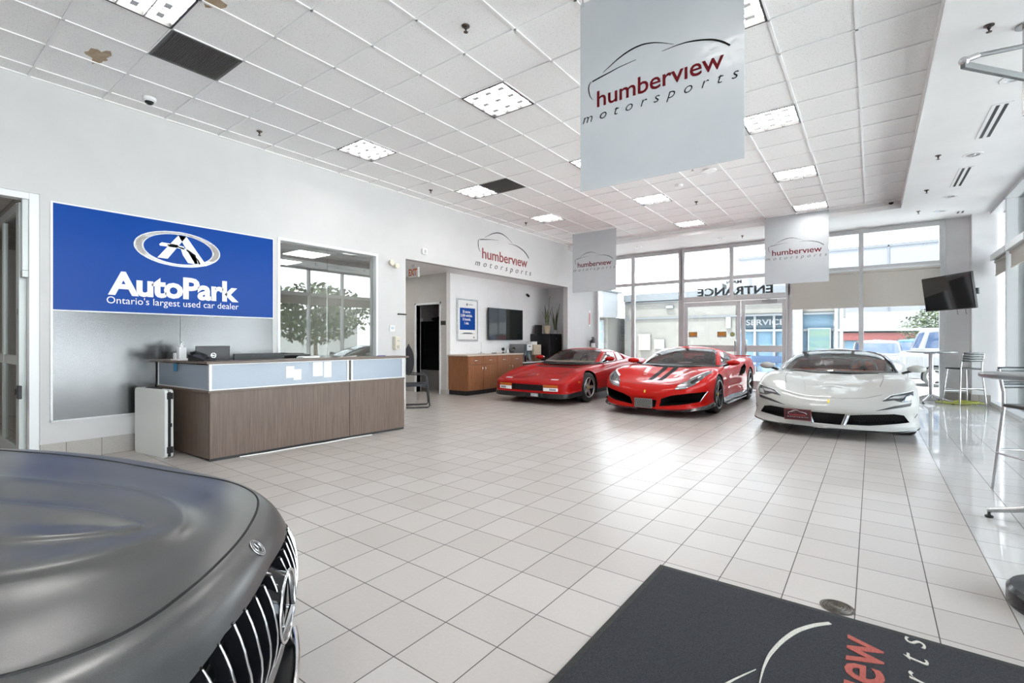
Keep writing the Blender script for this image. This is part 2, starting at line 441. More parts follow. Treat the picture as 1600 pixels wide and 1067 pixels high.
def blind(name, xa, xb, ya, yb, z0, z1, label, along='x'):
    t = thing(name, label, 'roller blind', ((xa+xb)/2, (ya+yb)/2, z0), group='roller blinds')
    w, d, h = (xb-xa), (yb-ya), z1 - z0
    if along == 'x':
        MB().box(-w/2, w/2, -.002, .002, .02, h - .04).build('fabric', M['shade'], t)
        MB().box(-w/2, w/2, -.010, .010, 0, .022).build('hem_bar', M['shade'], t)
        MB().cyl((-w/2, 0, h - .03), (w/2, 0, h - .03), .028).build('roller', M['shade'], t, smooth=40)
    else:
        MB().box(-.002, .002, -d/2, d/2, .02, h - .04).build('fabric', M['shade'], t)
        MB().box(-.010, .010, -d/2, d/2, 0, .022).build('hem_bar', M['shade'], t)
        MB().cyl((0, -d/2, h - .03), (0, d/2, h - .03), .028).build('roller', M['shade'], t, smooth=40)
blind('roller_blind', -1.62, -.25, FY - .065, FY - .065, 2.09, 2.95, 'beige roller blind half lowered just right of the entrance doors, behind the hanging banner')
blind('roller_blind', -.17, 1.18, FY - .065, FY - .065, 2.09, 2.95, 'beige roller blind half lowered in the bay beside the tilted screen')
for i in range(4):
    ya, yb = ys[i+1] + .05, ys[i] - .05
    blind('roller_blind', RX + .08, RX + .08, ya, yb, 2.62, 2.93,
          ['short beige roller blind in the narrow side window next to the white corner column', 'short beige roller blind in the second side window from the corner column',
           'short beige roller blind in the third side window from the corner column', 'short beige roller blind in the fourth side window from the corner column'][i], 'y')

# interior office window in the left wall
root = bpy.data.objects.new('window_20', None); COL.objects.link(root); structure(root)
f = MB().box(WX - .16, WX + .012, 3.66, 3.70, .92, 2.86).box(WX - .16, WX + .012, 5.436, 5.476, .92, 2.86).box(WX - .16, WX + .012, 3.70, 5.436, 2.82, 2.86).box(WX - .16, WX + .012, 3.70, 5.436, .90, .94)
f.build('window_frame', WF, root, bevel=.003)
MB().box(WX - .09, WX - .078, 3.70, 4.53, .94, 2.82).build('pane', M['glass_office'], root)
MB().box(WX - .09, WX - .078, 4.536, 5.436, .94, 2.82).build('pane', M['glass_office'], root)
# glazed partition and doorway at the far left
root = bpy.data.objects.new('door_2', None); COL.objects.link(root); structure(root)
GA = mat('pale green-grey aluminium', (.50,.53,.52), .4, .3)
MB().box(WX - .14, WX - .01, 1.02, 1.10, 0, 2.87).box(WX - .14, WX - .01, -1.6, 1.02, 2.80, 2.87).build('door_frame', M['white_frame'], root, bevel=.004)
p = MB().box(-7.40, -7.24, .96, 1.02, 0, 2.78)
p.box(-7.24, -7.13, .97, 1.02, 1.98, 2.05).box(-7.18, -7.13, .97, 1.02, 2.05, 2.8)
p.build('door_post', GA, root, bevel=.004)
p = MB().box(-9.2, -7.40, .96, 1.01, 0, .16).box(-9.2, -7.40, .96, 1.01, 2.70, 2.80).box(-9.2, -7.40, .965, 1.005, 1.05, 1.15).box(-8.30, -8.20, .96, 1.01, .16, 2.70)
p.build('door_leaf', GA, root, bevel=.004)
MB().box(-8.20, -7.40, .98, .99, .16, 1.05).box(-8.20, -7.40, .98, .99, 1.15, 2.70).box(-9.2, -8.30, .98, .99, .16, 2.70).build('pane', M['glass_door'], root)
MB().box(-7.235, -7.125, .94, .97, .70, .84).box(-7.30, -7.235, .93, .965, .74, .80).build('door_lock', M['black'], root, bevel=.005)
MB().lathe([(.001,0),(.035,0),(.03,.012),(.001,.014)], (-7.32, .96, 1.62), 'Y', 16).build('door_sticker', M['black'], root)

# ================================================================ LIGHTS, VENTS AND SPRINKLERS OVERHEAD
def ceil_xy(i, j): return (CX0 + (i + .5)*CS, CY0 + (j + .5)*CS)
louver = mat('troffer louver', (.50,.50,.50), .4, .2)
def troffer(i, j, label):
    x, y = ceil_xy(i, j); s = CS/2 - .013
    t = thing('ceiling_light', label, 'ceiling light', (x, y, CZ - .004), group='square ceiling lights')
    f = MB()
    for a in (-1, 1):
        f.box(a*s - .009, a*s + .009, -s, s, -.004, .05).box(-s, s, a*s - .009, a*s + .009, -.004, .05)
    f.build('frame', M['black'], t)
    MB().box(-s + .009, s - .009, -s + .009, s - .009, .040, .050).build('diffuser', M['lamp'], t)
    l = MB()
    for q in (-1, 1):
        l.box(q*s/3 - .006, q*s/3 + .006, -s + .009, s - .009, .006, .038).box(-s + .009, s - .009, q*s/3 - .006, q*s/3 + .006, .006, .038)
    for qx in (-1, 0, 1):
        for qy in (-1, 0, 1): l.box(qx*s*.62 - .040, qx*s*.62 + .040, qy*s*.62 - .026, qy*s*.62 + .026, .010, .016)
    l.build('louver', louver, t)
troffer(-2, -4, 'square ceiling light cut by the top edge, beside the brown stain')
troffer(-4, 1, 'square ceiling light above the interior office window, nearest the left wall')
troffer(-4, 5, 'square ceiling light touching the far dark ceiling vent')
troffer(-4, 9, 'square ceiling light nearest the far end of the white left wall')
troffer(0, 1, 'large square ceiling light near the middle, left of the big banner')
troffer(0, 5, 'square ceiling light half hidden by the left edge of the big banner')
troffer(0, 9, 'square ceiling light low behind the big banner, above the small left banner')
troffer(0, 13, 'farthest square ceiling light in the middle row, above the entrance doors')
troffer(4, 1, 'square ceiling light cut by the top edge, behind the big banner corner')
troffer(4, 5, 'square ceiling light just right of the big banner')
troffer(4, 9, 'square ceiling light second from the entrance in the right row')
troffer(4, 13, 'farthest square ceiling light of the right row, above the third banner')
# those the picture does not show, behind the camera
for i, j in ((4, -3), (0, -8), (4, -8), (-4, -8)): troffer(i, j, 'square ceiling light behind the viewpoint')
vent_m = noisy('grey ceiling grille', (.050,.049,.046), (.13,.125,.115), 120, .7, 3, .4, .6, .3, stretch=(1,6,1))
def vent(i, j, label):
    x, y = ceil_xy(i, j); s = CS/2 - .012
    t = thing('ceiling_vent', label, 'vent', (x, y, CZ), group='dark ceiling vents')
    f = MB()
    for a in (-1, 1): f.box(a*s - .012, a*s + .012, -s, s, -.005, .01).box(-s, s, a*s - .012, a*s + .012, -.005, .01)
    f.build('frame', mat('vent frame', (.10,.10,.095), .5), t)
    g = MB()
    for k in range(30):
        yy = -s + .02 + k*(2*s - .04)/29
        g.box(-s + .012, s - .012, yy - .004, yy + .004, -.002, .008)
    g.box(-s + .012, s - .012, -s + .012, s - .012, .004, .012)
    g.build('grille', vent_m, t)
vent(-3, -3, 'near dark grey ceiling vent above the blue wall sign')
vent(-3, 5, 'far dark grey ceiling vent beside a square light')
def sprinkler(x, y, z, label, col):
    t = thing('sprinkler', label, 'sprinkler', (x, y, z), group='fire sprinklers')
    MB().lathe([(.001,0),(.036,0),(.034,-.008),(.014,-.014),(.012,-.03),(.006,-.034),(.006,-.052),(.001,-.052)], n=14).build('body', col, t, smooth=35)
    MB().lathe([(.001,-.052),(.020,-.053),(.020,-.056),(.001,-.056)], n=12).build('deflector', col, t)
dk = mat('bronze sprinkler', (.10,.085,.075), .35, .8)
for x, y, z, l in ((-2.87, 3.16, CZ, 'fire sprinkler nearest the viewer, in the tile left of the big banner'),
                   (-6.5, 3.11, CZ, 'fire sprinkler close to the left wall, just past the dome camera'),
                   (-6.51, 6.21, CZ, 'fire sprinkler by the left wall, before the far ceiling vent'),
                   (-6.52, 9.27, CZ, 'fire sprinkler by the left wall, beside its farthest light'),
                   (-2.81, 9.9, CZ, 'fire sprinkler between the two farthest middle lights'),
                   (-2.3, 7.9, CZ, 'fire sprinkler under the lower edge of the big banner'),
                   (.75, 9.1, SZ, 'fire sprinkler on the soffit between the two slot vents'),
                   (.76, 11.07, SZ, 'fire sprinkler on the soffit past the far slot vent'),
                   (.75, 12.77, SZ, 'fire sprinkler on the soffit beside the corner dome camera'),
                   (.78, 5.60, SZ, 'fire sprinkler on the soffit behind the steel swing arm'),
                   (-2.6, 13.1, SZ, 'fire sprinkler on the soffit over the entrance doors')):
    sprinkler(x, y, z, l, dk)
lens = mat('downlight lens', (.75,.74,.72), .15, .5)
def downlight(x, y, label):
    t = thing('downlight', label, 'downlight', (x, y, SZ), group='round soffit downlights')
    MB().lathe([(.075,.004),(.075,-.006),(.11,-.006),(.115,.001)], n=24).build('trim_ring', M['white'], t, smooth=35)
    MB().lathe([(.001,-.002),(.075,-.002),(.075,.002)], n=24).build('reflector', M['chrome'], t)
    MB().sphere((0, 0, -.004), .032, 12, 8, sc=(1,1,.3)).build('bulb', lens, t, smooth=60)
for x, y, l in ((1.14, 6.87, 'nearest round soffit downlight, at the right picture edge'), (1.14, 9.36, 'round soffit downlight between the two slot vents'),
                (1.13, 11.81, 'round soffit downlight past the far slot vent'), (1.11, 13.04, 'round soffit downlight nearest the corner column'),
                (-3.12, 13.07, 'round soffit downlight over the entrance doors'), (-5.26, 12.94, 'round soffit downlight left of the entrance doors')):
    downlight(x, y, l)
def slot_vent(x, y, ln, label):
    t = thing('slot_vent', label, 'vent', (x, y, SZ), group='linear slot vents')
    MB().box(-.085, .085, -ln/2, ln/2, -.006, .002).build('frame', M['soffit'], t)
    for a in (-.035, .035): MB().box(a - .016, a + .016, -ln/2 + .03, ln/2 - .03, -.0075, -.001).build('slot', M['black'], t)
slot_vent(1.16, 8.09, 1.15, 'near linear vent with two black slots in the right soffit')
slot_vent(1.15, 10.53, 1.15, 'far linear vent with two black slots in the right soffit')
slot_vent(1.44, 13.35, .25, 'small dark vent on the soffit above the corner panel')
def dome(x, y, z, label):
    t = thing('dome_camera', label, 'security camera', (x, y, z), group='ceiling dome cameras')
    MB().lathe([(.001,0),(.068,0),(.066,-.03),(.050,-.045),(.001,-.045)], n=24).build('housing', M['white'], t, smooth=35)
    MB().sphere((0, 0, -.042), .045, 16, 10, sc=(1,1,.85)).build('lens_dome', M['black_gloss'], t, smooth=60)
dome(-6.62, 1.93, CZ, 'white dome camera on the ceiling above the blue sign')
dome(.30, 12.12, CZ, 'white dome camera in the far right corner of the tile ceiling')
t = tag(MB().lathe([(.001,0),(.11,0),(.10,-.018),(.04,-.024),(.001,-.024)], n=28).build('ceiling_speaker', M['white'], smooth=40, loc=(-2.12, 8.2, CZ)), 'round white speaker disc under the big banner edge', 'speaker')
t = tag(MB().lathe([(.001,0),(.065,0),(.06,-.035),(.03,-.045),(.001,-.045)], n=20).build('smoke_detector', M['white'], smooth=40, loc=(-2.75, 8.65, CZ)), 'small white smoke detector between the middle and right light rows', 'smoke detector')
# water stains on the tiles
stain = noisy('brown water stain', (.30,.21,.13), (.44,.35,.25), 9, .9)
def stain_patch(name, x, y, sx, sy, seed, label):
    rnd = random.Random(seed); n = 26; ph = [rnd.uniform(0, 6) for _ in range(3)]
    pl = []
    for k in range(n):
        w = 2*PI*k/n; r = 1 + .22*math.sin(3*w + ph[0]) + .16*math.sin(5*w + ph[1]) + .10*math.sin(9*w + ph[2])
        pl.append((sx*r*math.cos(w), sy*r*math.sin(w)))
    o = MB().prism(pl, (x, y, CZ + .0055), (1,0,0), (0,-1,0), .001).build(name, stain)
    o['kind'] = 'structure'
stain_patch('stain', -4.30, 1.66, .15, .11, 3, '')
stain_patch('stain', -3.65, 1.75, .12, .09, 8, '')
stain_patch('stain', -6.05, 1.35, .16, .08, 5, '')
# folding swing arm on a drop pole
arm_m = mat('dull grey steel', (.16,.165,.17), .5, .3)
t = thing('swing_arm', 'grey steel swing arm on a ceiling pole at the right picture edge', 'bracket', (1.03, 5.78, SZ))
MB().cyl((0,0,0), (0,0,-.75), .025).cyl((0,0,0), (0,0,-.012), .07).build('pole', M['steel_tube'], t, smooth=40)
MB().bar((0,0,-.44), (-.46,-.62,-.46), .035, .05).build('lower_arm', arm_m, t, bevel=.004)
MB().cyl((.0,.0,-.17), (-.36,-.49,-.36), .018).build('strut', arm_m, t, smooth=40)
MB().cyl((-.36,-.49,-.36), (-.45,-.60,-.42), .022).sphere((-.45,-.60,-.425), .035).build('elbow', M['steel_tube'], t, smooth=40)
# office troffers, plus unseen panels added to light the hall and passage
for x, y, l in ((-8.3, 4.82, 'glowing ceiling panel nearest the glass inside the office'), (-9.5, 4.95, 'glowing ceiling panel deep inside the office'), (-9.2, 1.9, 'glowing ceiling panel in the hall at far left'), (-8.6, -.6, 'second ceiling panel added to light the hall at far left'), (-9.9, 7.2, 'unseen ceiling panel added to light the passage beyond the wall end')):
    t = thing('office_and_fill_light', l, 'ceiling light', (x, y, 2.98 if y > 6.5 else 2.9), group='office ceiling lights')
    MB().box(-.31, .31, -.31, .31, -.004, 0).build('frame', M['white'], t)
    MB().box(-.29, .29, -.29, .29, -.010, -.004).build('diffuser', M['lamp_dim'], t)

# ================================================================ OUTSIDE THE GLASS
def T(parent, name, body, o, r, u, width, height, m, depth=.002, bold=0.0, shear=0.0, spacing=1.0, line=1.0, mirror=False):
    """lettering: the text's box is centred on o, width x height, lying in the plane of r (reading direction) and u (up)"""
    cu = bpy.data.curves.new(name, 'FONT'); cu.body = body; cu.size = 1; cu.shear = shear; cu.space_character = spacing
    cu.offset = bold; cu.fill_mode = 'BOTH'; cu.extrude = .01; cu.align_x = 'CENTER'; cu.space_line = line; cu.resolution_u = 3
    ob = bpy.data.objects.new(name, cu); COL.objects.link(ob)
    me = bpy.data.meshes.new_from_object(ob.evaluated_get(bpy.context.evaluated_depsgraph_get()))
    bpy.data.objects.remove(ob); bpy.data.curves.remove(cu)
    co = np.empty(len(me.vertices)*3); me.vertices.foreach_get('co', co); co = co.reshape(-1, 3)
    lo, hi = co.min(0), co.max(0)
    sx = width/(hi[0]-lo[0]); sy = sx if height is None else height/(hi[1]-lo[1])
    o, r, u = Vector(o), Vector(r).normalized(), Vector(u).normalized(); n = r.cross(u)
    a = (co[:, 0] - (lo[0]+hi[0])/2)*sx; b = (co[:, 1] - (lo[1]+hi[1])/2)*sy; c = np.where(co[:, 2] > 0, depth, 0.0)
    w = np.array(o)[None] + a[:, None]*np.array(r)[None] + b[:, None]*np.array(u)[None] + c[:, None]*np.array(n)[None]
    me.vertices.foreach_set('co', w.ravel()); me.materials.clear(); me.materials.append(m); me.update()
    ob = bpy.data.objects.new(name, me); COL.objects.link(ob)
    if parent is not None: ob.parent = parent
    return ob

GZ = -.2
siding = noisy('beige siding', (.100,.096,.087), (.112,.107,.098), 2, .8)
capm = mat('grey parapet cap', (.075,.082,.09), .6)
sd = mat('slate storefront', (.025,.037,.046), .6, spec=.2)
wht = mat('white cladding', (.16,.163,.167), .6)
dglass = mat('dark shop glass', (.10,.16,.21), .06, spec=.6)
t = thing('service_building', 'low beige building across the drive with a storefront reading SERVICE', 'building', (-6, 24, GZ))
MB().box(-4.5, .95, 0, 8, 0, 3.9).box(.95, 4.85, .05, 8, 2.75, 3.9).build('wall', siding, t)
MB().box(-4.5, 4.9, -.12, .2, 3.55, 3.92).box(-4.5, 4.88, -.05, .0, 2.62, 2.70).box(-4.5, 4.88, -.05, .0, 3.44, 3.50).build('parapet', capm, t)
MB().box(.95, 5.0, .30, .36, 0, 2.75).build('shop_glass', dglass, t)
s = MB()
for x in (.97, 1.72, 2.50, 3.15, 4.75): s.box(x - .05, x + .05, .16, .30, 0, 2.75)
for z in (.05, 1.98, 2.70): s.box(.95, 4.8, .17, .30, z - .05, z + .05)
s.build('shop_frame', wht, t)
MB().box(1.02, 3.10, .20, .28, 2.10, 2.62).build('sign_band', sd, t)
T(t, 'sign_lettering', 'SERVICE', (2.13, .19, 2.35), (1,0,0), (0,0,1), 1.56, .26, wht, -.02, bold=.02)
MB().box(3.28, 3.62, -.15, .16, 0, 3.9).box(4.76, 5.04, -.15, .16, 0, 3.9).build('pillar', wht, t)
MB().box(3.80, 4.62, .05, .12, .75, 2.05).build('poster_frame', wht, t)
pst = noisy('poster with sky and grass', (.03,.075,.115), (.075,.11,.075), 1.5, .4, stretch=(.2,1,2))
MB().box(3.84, 4.58, .04, .05, .79, 2.01).build('poster', pst, t)
MB().sphere((4.25, .035, 1.02), .26, 14, 8, sc=(1,.03,.35)).sphere((4.25, .034, 1.12), .15, 14, 8, sc=(1,.03,.55)).build('poster_car', mat('printed blue car', (.08,.10,.18), .5), t)
MB().box(-2.28, -1.90, -.09, 0, 3.12, 3.28).build('wall_lamp', capm, t); MB().box(-2.24, -1.94, -.095, -.09, 3.15, 3.25).build('lamp_lens', wht, t)
MB().box(-3.66, -3.10, -.12, 0, 1.05, 1.78).build('dispenser_box', mat('grey box', (.50,.45,.42), .5), t)
MB().box(-3.70, -3.06, -.16, 0, 1.78, 1.86).box(-2.85, -2.35, -.12, 0, 1.10, 1.58).build('white_box', wht, t)
MB().box(.55, .75, -.08, 0, 2.10, 2.62).build('light_box', wht, t)
MB().box(.13, 1.1, 2, 3, 3.9, 4.95).box(-.6, -.1, 2, 3, 3.9, 4.45).build('roof_unit', wht, t)
MB().cyl((-2.5, 1.5, 3.9), (-2.5, 1.5, 5.0), .02).build('vent_pipe', capm, t)
t = thing('sign_canopy_building', 'white boxed sign canopy with faded red lettering over shop doors at left', 'building', (-11.6, 21.6, GZ))
MB().box(-3, .6, 1.4, 5, 0, 2.75).build('wall', siding, t)
MB().box(-3, 1.0, 0, 1.8, 2.72, 3.98).build('sign_box', wht, t, bevel=.02)
MB().box(-3.1, 1.07, -.1, 2.2, 3.98, 4.06).build('canopy_roof', capm, t)
redf = mat('sun-faded red', (.36,.16,.15), .6); q = MB()
for k, wv in enumerate((.10,.16,.07,.12,.14,.09,.11)): q.box(-.95 + k*.22, -.95 + k*.22 + wv, -.02, 0, 3.05 + .02*(k % 3), 3.24 + .03*((k*5) % 2))
q.build('faded_lettering', redf, t)
MB().box(-.82, -.72, -.02, 0, 3.46, 3.62).box(-.62, .1, -.02, 0, 3.56, 3.61).build('faded_mark', mat('faded blue', (.22,.28,.33), .6), t)
MB().box(-1.25, -.62, 1.30, 1.4, 0, 2.6).box(-.05, .42, 1.30, 1.4, 0, 2.6).build('door_frame', wht, t)
d = MB()
for z0, z1 in ((.1,.75),(.83,1.35),(1.42,1.98),(2.05,2.5)): d.box(-1.17, -.70, 1.28, 1.30, z0, z1).box(.03, .34, 1.28, 1.30, z0, z1)
d.build('door_glass', dglass, t)
t = thing('pale_warehouse', 'pale lavender flat-roofed block far behind the blinds', 'building', (6, 44, GZ))
MB().box(-15, 30, 0, 10, 3.4, 8.4).box(-15, -14.6, 0, .4, 0, 3.4).box(29, 30, 0, 10, 0, 3.4).build('wall', mat('pale lavender cladding', (.115,.12,.137), .7), t)
MB().box(-15.1, 30.1, -.05, .3, 8.3, 8.5).box(-5.1, -5, -.05, 0, 3.4, 8.4).box(7, 7.1, -.05, 0, 3.4, 8.4).build('trim', capm, t)
t = thing('strip_mall', 'long low shop row with a red fascia beyond the parked cars', 'building', (12, 38, GZ))
MB().box(-14, 22, 0, 6, 0, 2.2).build('wall', mat('shop front', (.12,.125,.125), .6), t)
MB().box(-14.1, 22.1, -.4, .1, 1.55, 2.0).build('red_fascia', mat('red fascia', (.10,.022,.02), .6), t)
MB().box(-14.2, 22.2, -.5, 6.1, 2.2, 3.3).build('roof', wht, t)
w_ = MB()
for k in range(12): w_.box(-13.4 + k*3, -11.6 + k*3, -.03, 0, .2, 1.5)
w_.build('window', dglass, t)
# canopy frame over the parking bays
t = thing('parking_canopy', 'slender white canopy frame in front of the parked cars', 'canopy', (1.0, 19.6, GZ))
MB().box(-2.0, 3.2, -.04, .04, 1.83, 1.91).build('rail', wht, t)
for x in (-1.9, 1.15, 3.1): MB().box(x - .03, x + .03, -.03, .03, 0, 3.2).build('post', capm, t)
# trees
leaf_a = noisy('green foliage', (.012,.022,.006), (.038,.055,.017), 3, .8); leaf_b = noisy('darker foliage', (.008,.016,.006), (.028,.04,.014), 3, .8)
bark = mat('bark', (.10,.075,.05), .9)
def tree(x, y, h, r, seed, label):
    rnd = random.Random(seed)
    t = thing('tree', label, 'tree', (x, y, GZ), group='trees outside')
    MB().tube([(0,0,0), (.05*h*.2, 0, h*.3), (0, .05, h*.6)], [.16, .12, .07], 8).build('trunk', bark, t, smooth=60)
    vs = []; fs = []
    for k in range(2600):
        while True:
            p = Vector((rnd.uniform(-1,1), rnd.uniform(-1,1), rnd.uniform(-1,1)))
            if .35 < p.length < 1: break
        lump = 1 + .25*math.sin(4*p.x + seed) * math.cos(3*p.y + seed)
        c = Vector((p.x*r*lump, p.y*r*lump, h*.62 + p.z*h*.40)); s = rnd.uniform(.10, .22)*r*.34
        a = Vector((rnd.uniform(-1,1), rnd.uniform(-1,1), rnd.uniform(-1,1))).normalized(); b = a.cross(Vector((rnd.uniform(-1,1), rnd.uniform(-1,1), 1))).normalized()
        o = len(vs); vs += [c - a*s, c + b*s*.6, c + a*s, c - b*s*.6]; fs.append((o, o+1, o+2, o+3))
    m_ = MB(); m_.add(vs, fs); m_.build('crown', leaf_a if seed % 2 else leaf_b, t)
for x, y, h, r, s, l in ((6.2, 35.0, 3.6, 1.25, 3, 'green tree seen through the side windows right of the corner column'),
                         (18, 19.5, 5.6, 3.6, 5, 'broad tree outside the side windows by the bar tables'), (24, 11, 6.0, 4.2, 6, 'large tree mirrored in the office window'),
                         (27, -1.0, 6.2, 4.0, 7, 'dark tree mirrored at the left of the office window'), 
                         (2.7, 34.5, 3.3, 1.35, 9, 'small dark tree behind the parked white cars')):
    tree(x, y, h, r, s, l)
t = tag(MB().box(-6, 6, 0, 3, 0, 4.2).box(-6.1, 6.1, -.1, 3.1, 4.2, 4.5).build('side_building', mat('side lot building', (.22,.22,.21), .8), loc=(31, 25, GZ)), 'pale flat building across the side parking lot', 'building')
# vinyl letters on the glass above the doors, read from outside
vin = mat('grey vinyl letters', (.12,.125,.13), .6)
for nm, body, x, z, w_, h_ in (('vinyl_word', 'ENTRANCE', -3.01, 2.665, 1.90, .225), ('vinyl_word', 'MAIN', -3.0, 2.905, .385, .090)):
    tag(T(None, nm, body, (x, FY + .046, z), (-1,0,0), (0,0,1), w_, h_, vin, .002, bold=.03),
        {'ENTRANCE': 'large mirrored grey ENTRANCE lettering on the glass above the doors', 'MAIN': 'small mirrored grey MAIN lettering on the glass above the doors'}[body], 'lettering')
org = mat('orange sign print', (.62,.28,.05), .5); dkb = mat('dark sign print', (.10,.06,.03), .5)
def door_notice(x, label):
    t = thing('door_notice', label, 'notice', (x, FY + .016, 1.485), group='orange notices on the door glass')
    MB().box(-.115, .115, -.004, 0, -.075, .075).build('backing', dkb, t)
    MB().box(-.10, .10, -.006, -.004, -.035, .062).build('print', org, t)
    MB().box(-.10, .10, -.006, -.004, -.060, -.048).build('strip', M['white'], t)
door_notice(-4.07, 'small orange notice on the left door glass, by its hinge side'); door_notice(-3.30, 'small orange notice on the left door glass, nearer the handles')
t = thing('round_sticker', 'small round green sticker on the left entrance door', 'sticker', (-3.03, FY + .018, 1.485))
MB().lathe([(.001,0),(.06,0),(.06,-.003),(.001,-.003)], axis='Y', n=24).build('disc', mat('green sticker', (.10,.20,.12), .5), t)
MB().lathe([(.001,-.004),(.04,-.004),(.04,-.005),(.001,-.005)], axis='Y', n=20).build('centre', mat('yellow sticker print', (.45,.42,.15), .5), t)
t = thing('blue_bench', 'blue bench in front of the service storefront', 'bench', (-3.4, 23.4, GZ))
MB().box(-.9, .9, -.2, .2, .42, .47).build('seat', mat('blue bench slats', (.018,.045,.09), .5), t)
MB().box(-.9, .9, .18, .22, .55, .85).build('backrest', mat('blue bench back', (.018,.045,.09), .5), t)
for x in (-.8, .8): MB().box(x - .03, x + .03, -.18, .2, 0, .42).build('leg', capm, t)

# ================================================================ SIGNS
red_l = mat('dark red lettering', (.13,.006,.010), .6, spec=.1); blk_l = mat('black lettering', (.008,.008,.009), .6, spec=.1)
ARCS = {  # strokes of the car outline logo: points (x, y) and stroke widths, in banner metres
    'nose': ([(-.498,-.046),(-.520,-.015),(-.531,.02),(-.535,.055),(-.530,.083),(-.513,.102)], [.002,.006,.008,.008,.007,.003]),
    'hood': ([(-.503,.100),(-.455,.109),(-.409,.116),(-.345,.126),(-.284,.136),(-.20,.144),(-.137,.148)], [.009,.010,.009,.007,.005,.003,.001]),
    'roof': ([(-.409,.142),(-.345,.174),(-.284,.204),(-.23,.224),(-.178,.237),(-.13,.243),(-.076,.242),(-.005,.227),(.065,.200),(.146,.160)], [.002,.005,.008,.010,.011,.011,.010,.007,.004,.001]),
    'rear': ([(.06,.140),(.146,.144),(.20,.143),(.25,.138),(.326,.122),(.40,.098),(.445,.075),(.485,.048),(.522,.014)], [.001,.004,.006,.008,.010,.012,.012,.012,.011])}
def smooth2(pts, ws, n=4):
    P = np.array(pts); W = np.array(ws); out = []; ow = []
    for i in range(len(P)-1):
        p0, p1, p2, p3 = P[max(i-1,0)], P[i], P[i+1], P[min(i+2,len(P)-1)]
        for k in range(n):
            t = k/n; out.append(.5*((2*p1) + (p2-p0)*t + (2*p0-5*p1+4*p2-p3)*t*t + (3*p1-p0-3*p2+p3)*t**3)); ow.append(W[i]*(1-t)+W[i+1]*t)
    out.append(P[-1]); ow.append(W[-1]); return out, ow
def logo(parent, o, r, u, s, c_arc, c_name, c_sub, depth=.002, fat=1.0):
    o, r, u = Vector(o), Vector(r), Vector(u); m = MB()
    for pts, ws in ARCS.values():
        p, w = smooth2(pts, ws); m.ribbon([q*s for q in p], [x*s*fat for x in w], o, r, u, depth)
    m.build('car_outline', c_arc, parent)
    T(parent, 'name_lettering', 'humbervıew', o + r*.012*s + u*(-.055*s), r, u, .945*s, .128*s, c_name, depth, bold=.008*fat, shear=.0, spacing=.98)
    T(parent, 'subtitle_lettering', 'motorsports', o + r*(-.005*s) + u*(-.202*s), r, u, 1.165*s, .078*s, c_sub, depth, bold=-.012 + .008*(fat-1), shear=.30, spacing=1.9)
ban = noisy('grey banner vinyl', (.50,.53,.56), (.55,.575,.60), 1.2, .32, coat=.2)
def banner(x0, y, z0, label, ceil):
    t = thing('hanging_banner', label, 'banner', (x0 + .61, y, z0), group='hanging banners')
    MB().box(-.611, .611, 0, .006, 0, 1.52).build('panel', ban, t, bevel=.001)
    for a in (-.59, .59):
        MB().cyl((a, .003, 1.50), (a, .003, ceil - z0), .0025, 6).build('wire', M['black'], t)
        MB().box(a - .012, a + .012, -.003, .009, 1.495, 1.525).build('clip', M['steel_tube'], t)
    logo(t, (0, -.0005, .76), (1,0,0), (0,0,1), 1.0, blk_l, red_l, blk_l)
    return t
banner(-1.896, 3.464, 2.517, 'large near grey banner with car outline logo hanging from the ceiling', CZ)
banner(-6.25, 11.0, 2.56, 'small far left grey banner hanging before the entrance glass', CZ)
banner(-1.955, 12.2, 2.577, 'far right grey banner hanging in front of the half-lowered blinds', CZ)
t = thing('wall_logo', 'car outline logo with humberview lettering on the white bulkhead', 'lettering', (WX, 9.235, 3.16))
logo(t, (.0005, 0, .25), (0,1,0), (0,0,1), 2.2/1.165, blk_l, mat('red brown wall lettering', (.22,.03,.03), .5), blk_l, .004)

# blue sign over a brushed steel panel
SY0, SY1 = 1.20, 3.585; SW = SY1 - SY0
t = thing('dealer_sign', 'large blue wall sign reading AutoPark above the reception desk', 'sign', (WX, (SY0+SY1)/2, 1.65))
M['trim_white'] = mat('white sign edging', (.82,.82,.83), .4)
MB().box(.001, .014, -SW/2, SW/2, 0, 1.155).build('panel', M['blue'], t)
MB().box(.001, .017, -SW/2 - .02, -SW/2, -.01, 1.17).box(.001, .017, SW/2, SW/2 + .012, -.01, 1.17).box(.001, .017, -SW/2, SW/2, 1.155, 1.17).box(.001, .017, -SW/2, SW/2, -.012, 0).build('edging', M['trim_white'], t)
def sy(px): # position along the wall seen at a picture column
    u = (px - 800)/753; a = math.radians(36.777); return WX*(math.cos(a) + u*math.sin(a))/(-math.sin(a) + u*math.cos(a)) - (SY0+SY1)/2
wl = mat('white sign lettering', (.86,.86,.88), .4)
ya, yb = sy(168), sy(372)
T(t, 'name_lettering', 'AutoPark', (.0145, (ya+yb)/2, .335), (0,1,0), (0,0,1), yb - ya, .285, wl, .002, bold=.035, spacing=.93)
T(t, 'slogan_lettering', "Ontario's largest used car dealer", (.0145, (sy(166)+sy(372))/2, .125), (0,1,0), (0,0,1), sy(372) - sy(166), .110, wl, .002, bold=-.004)
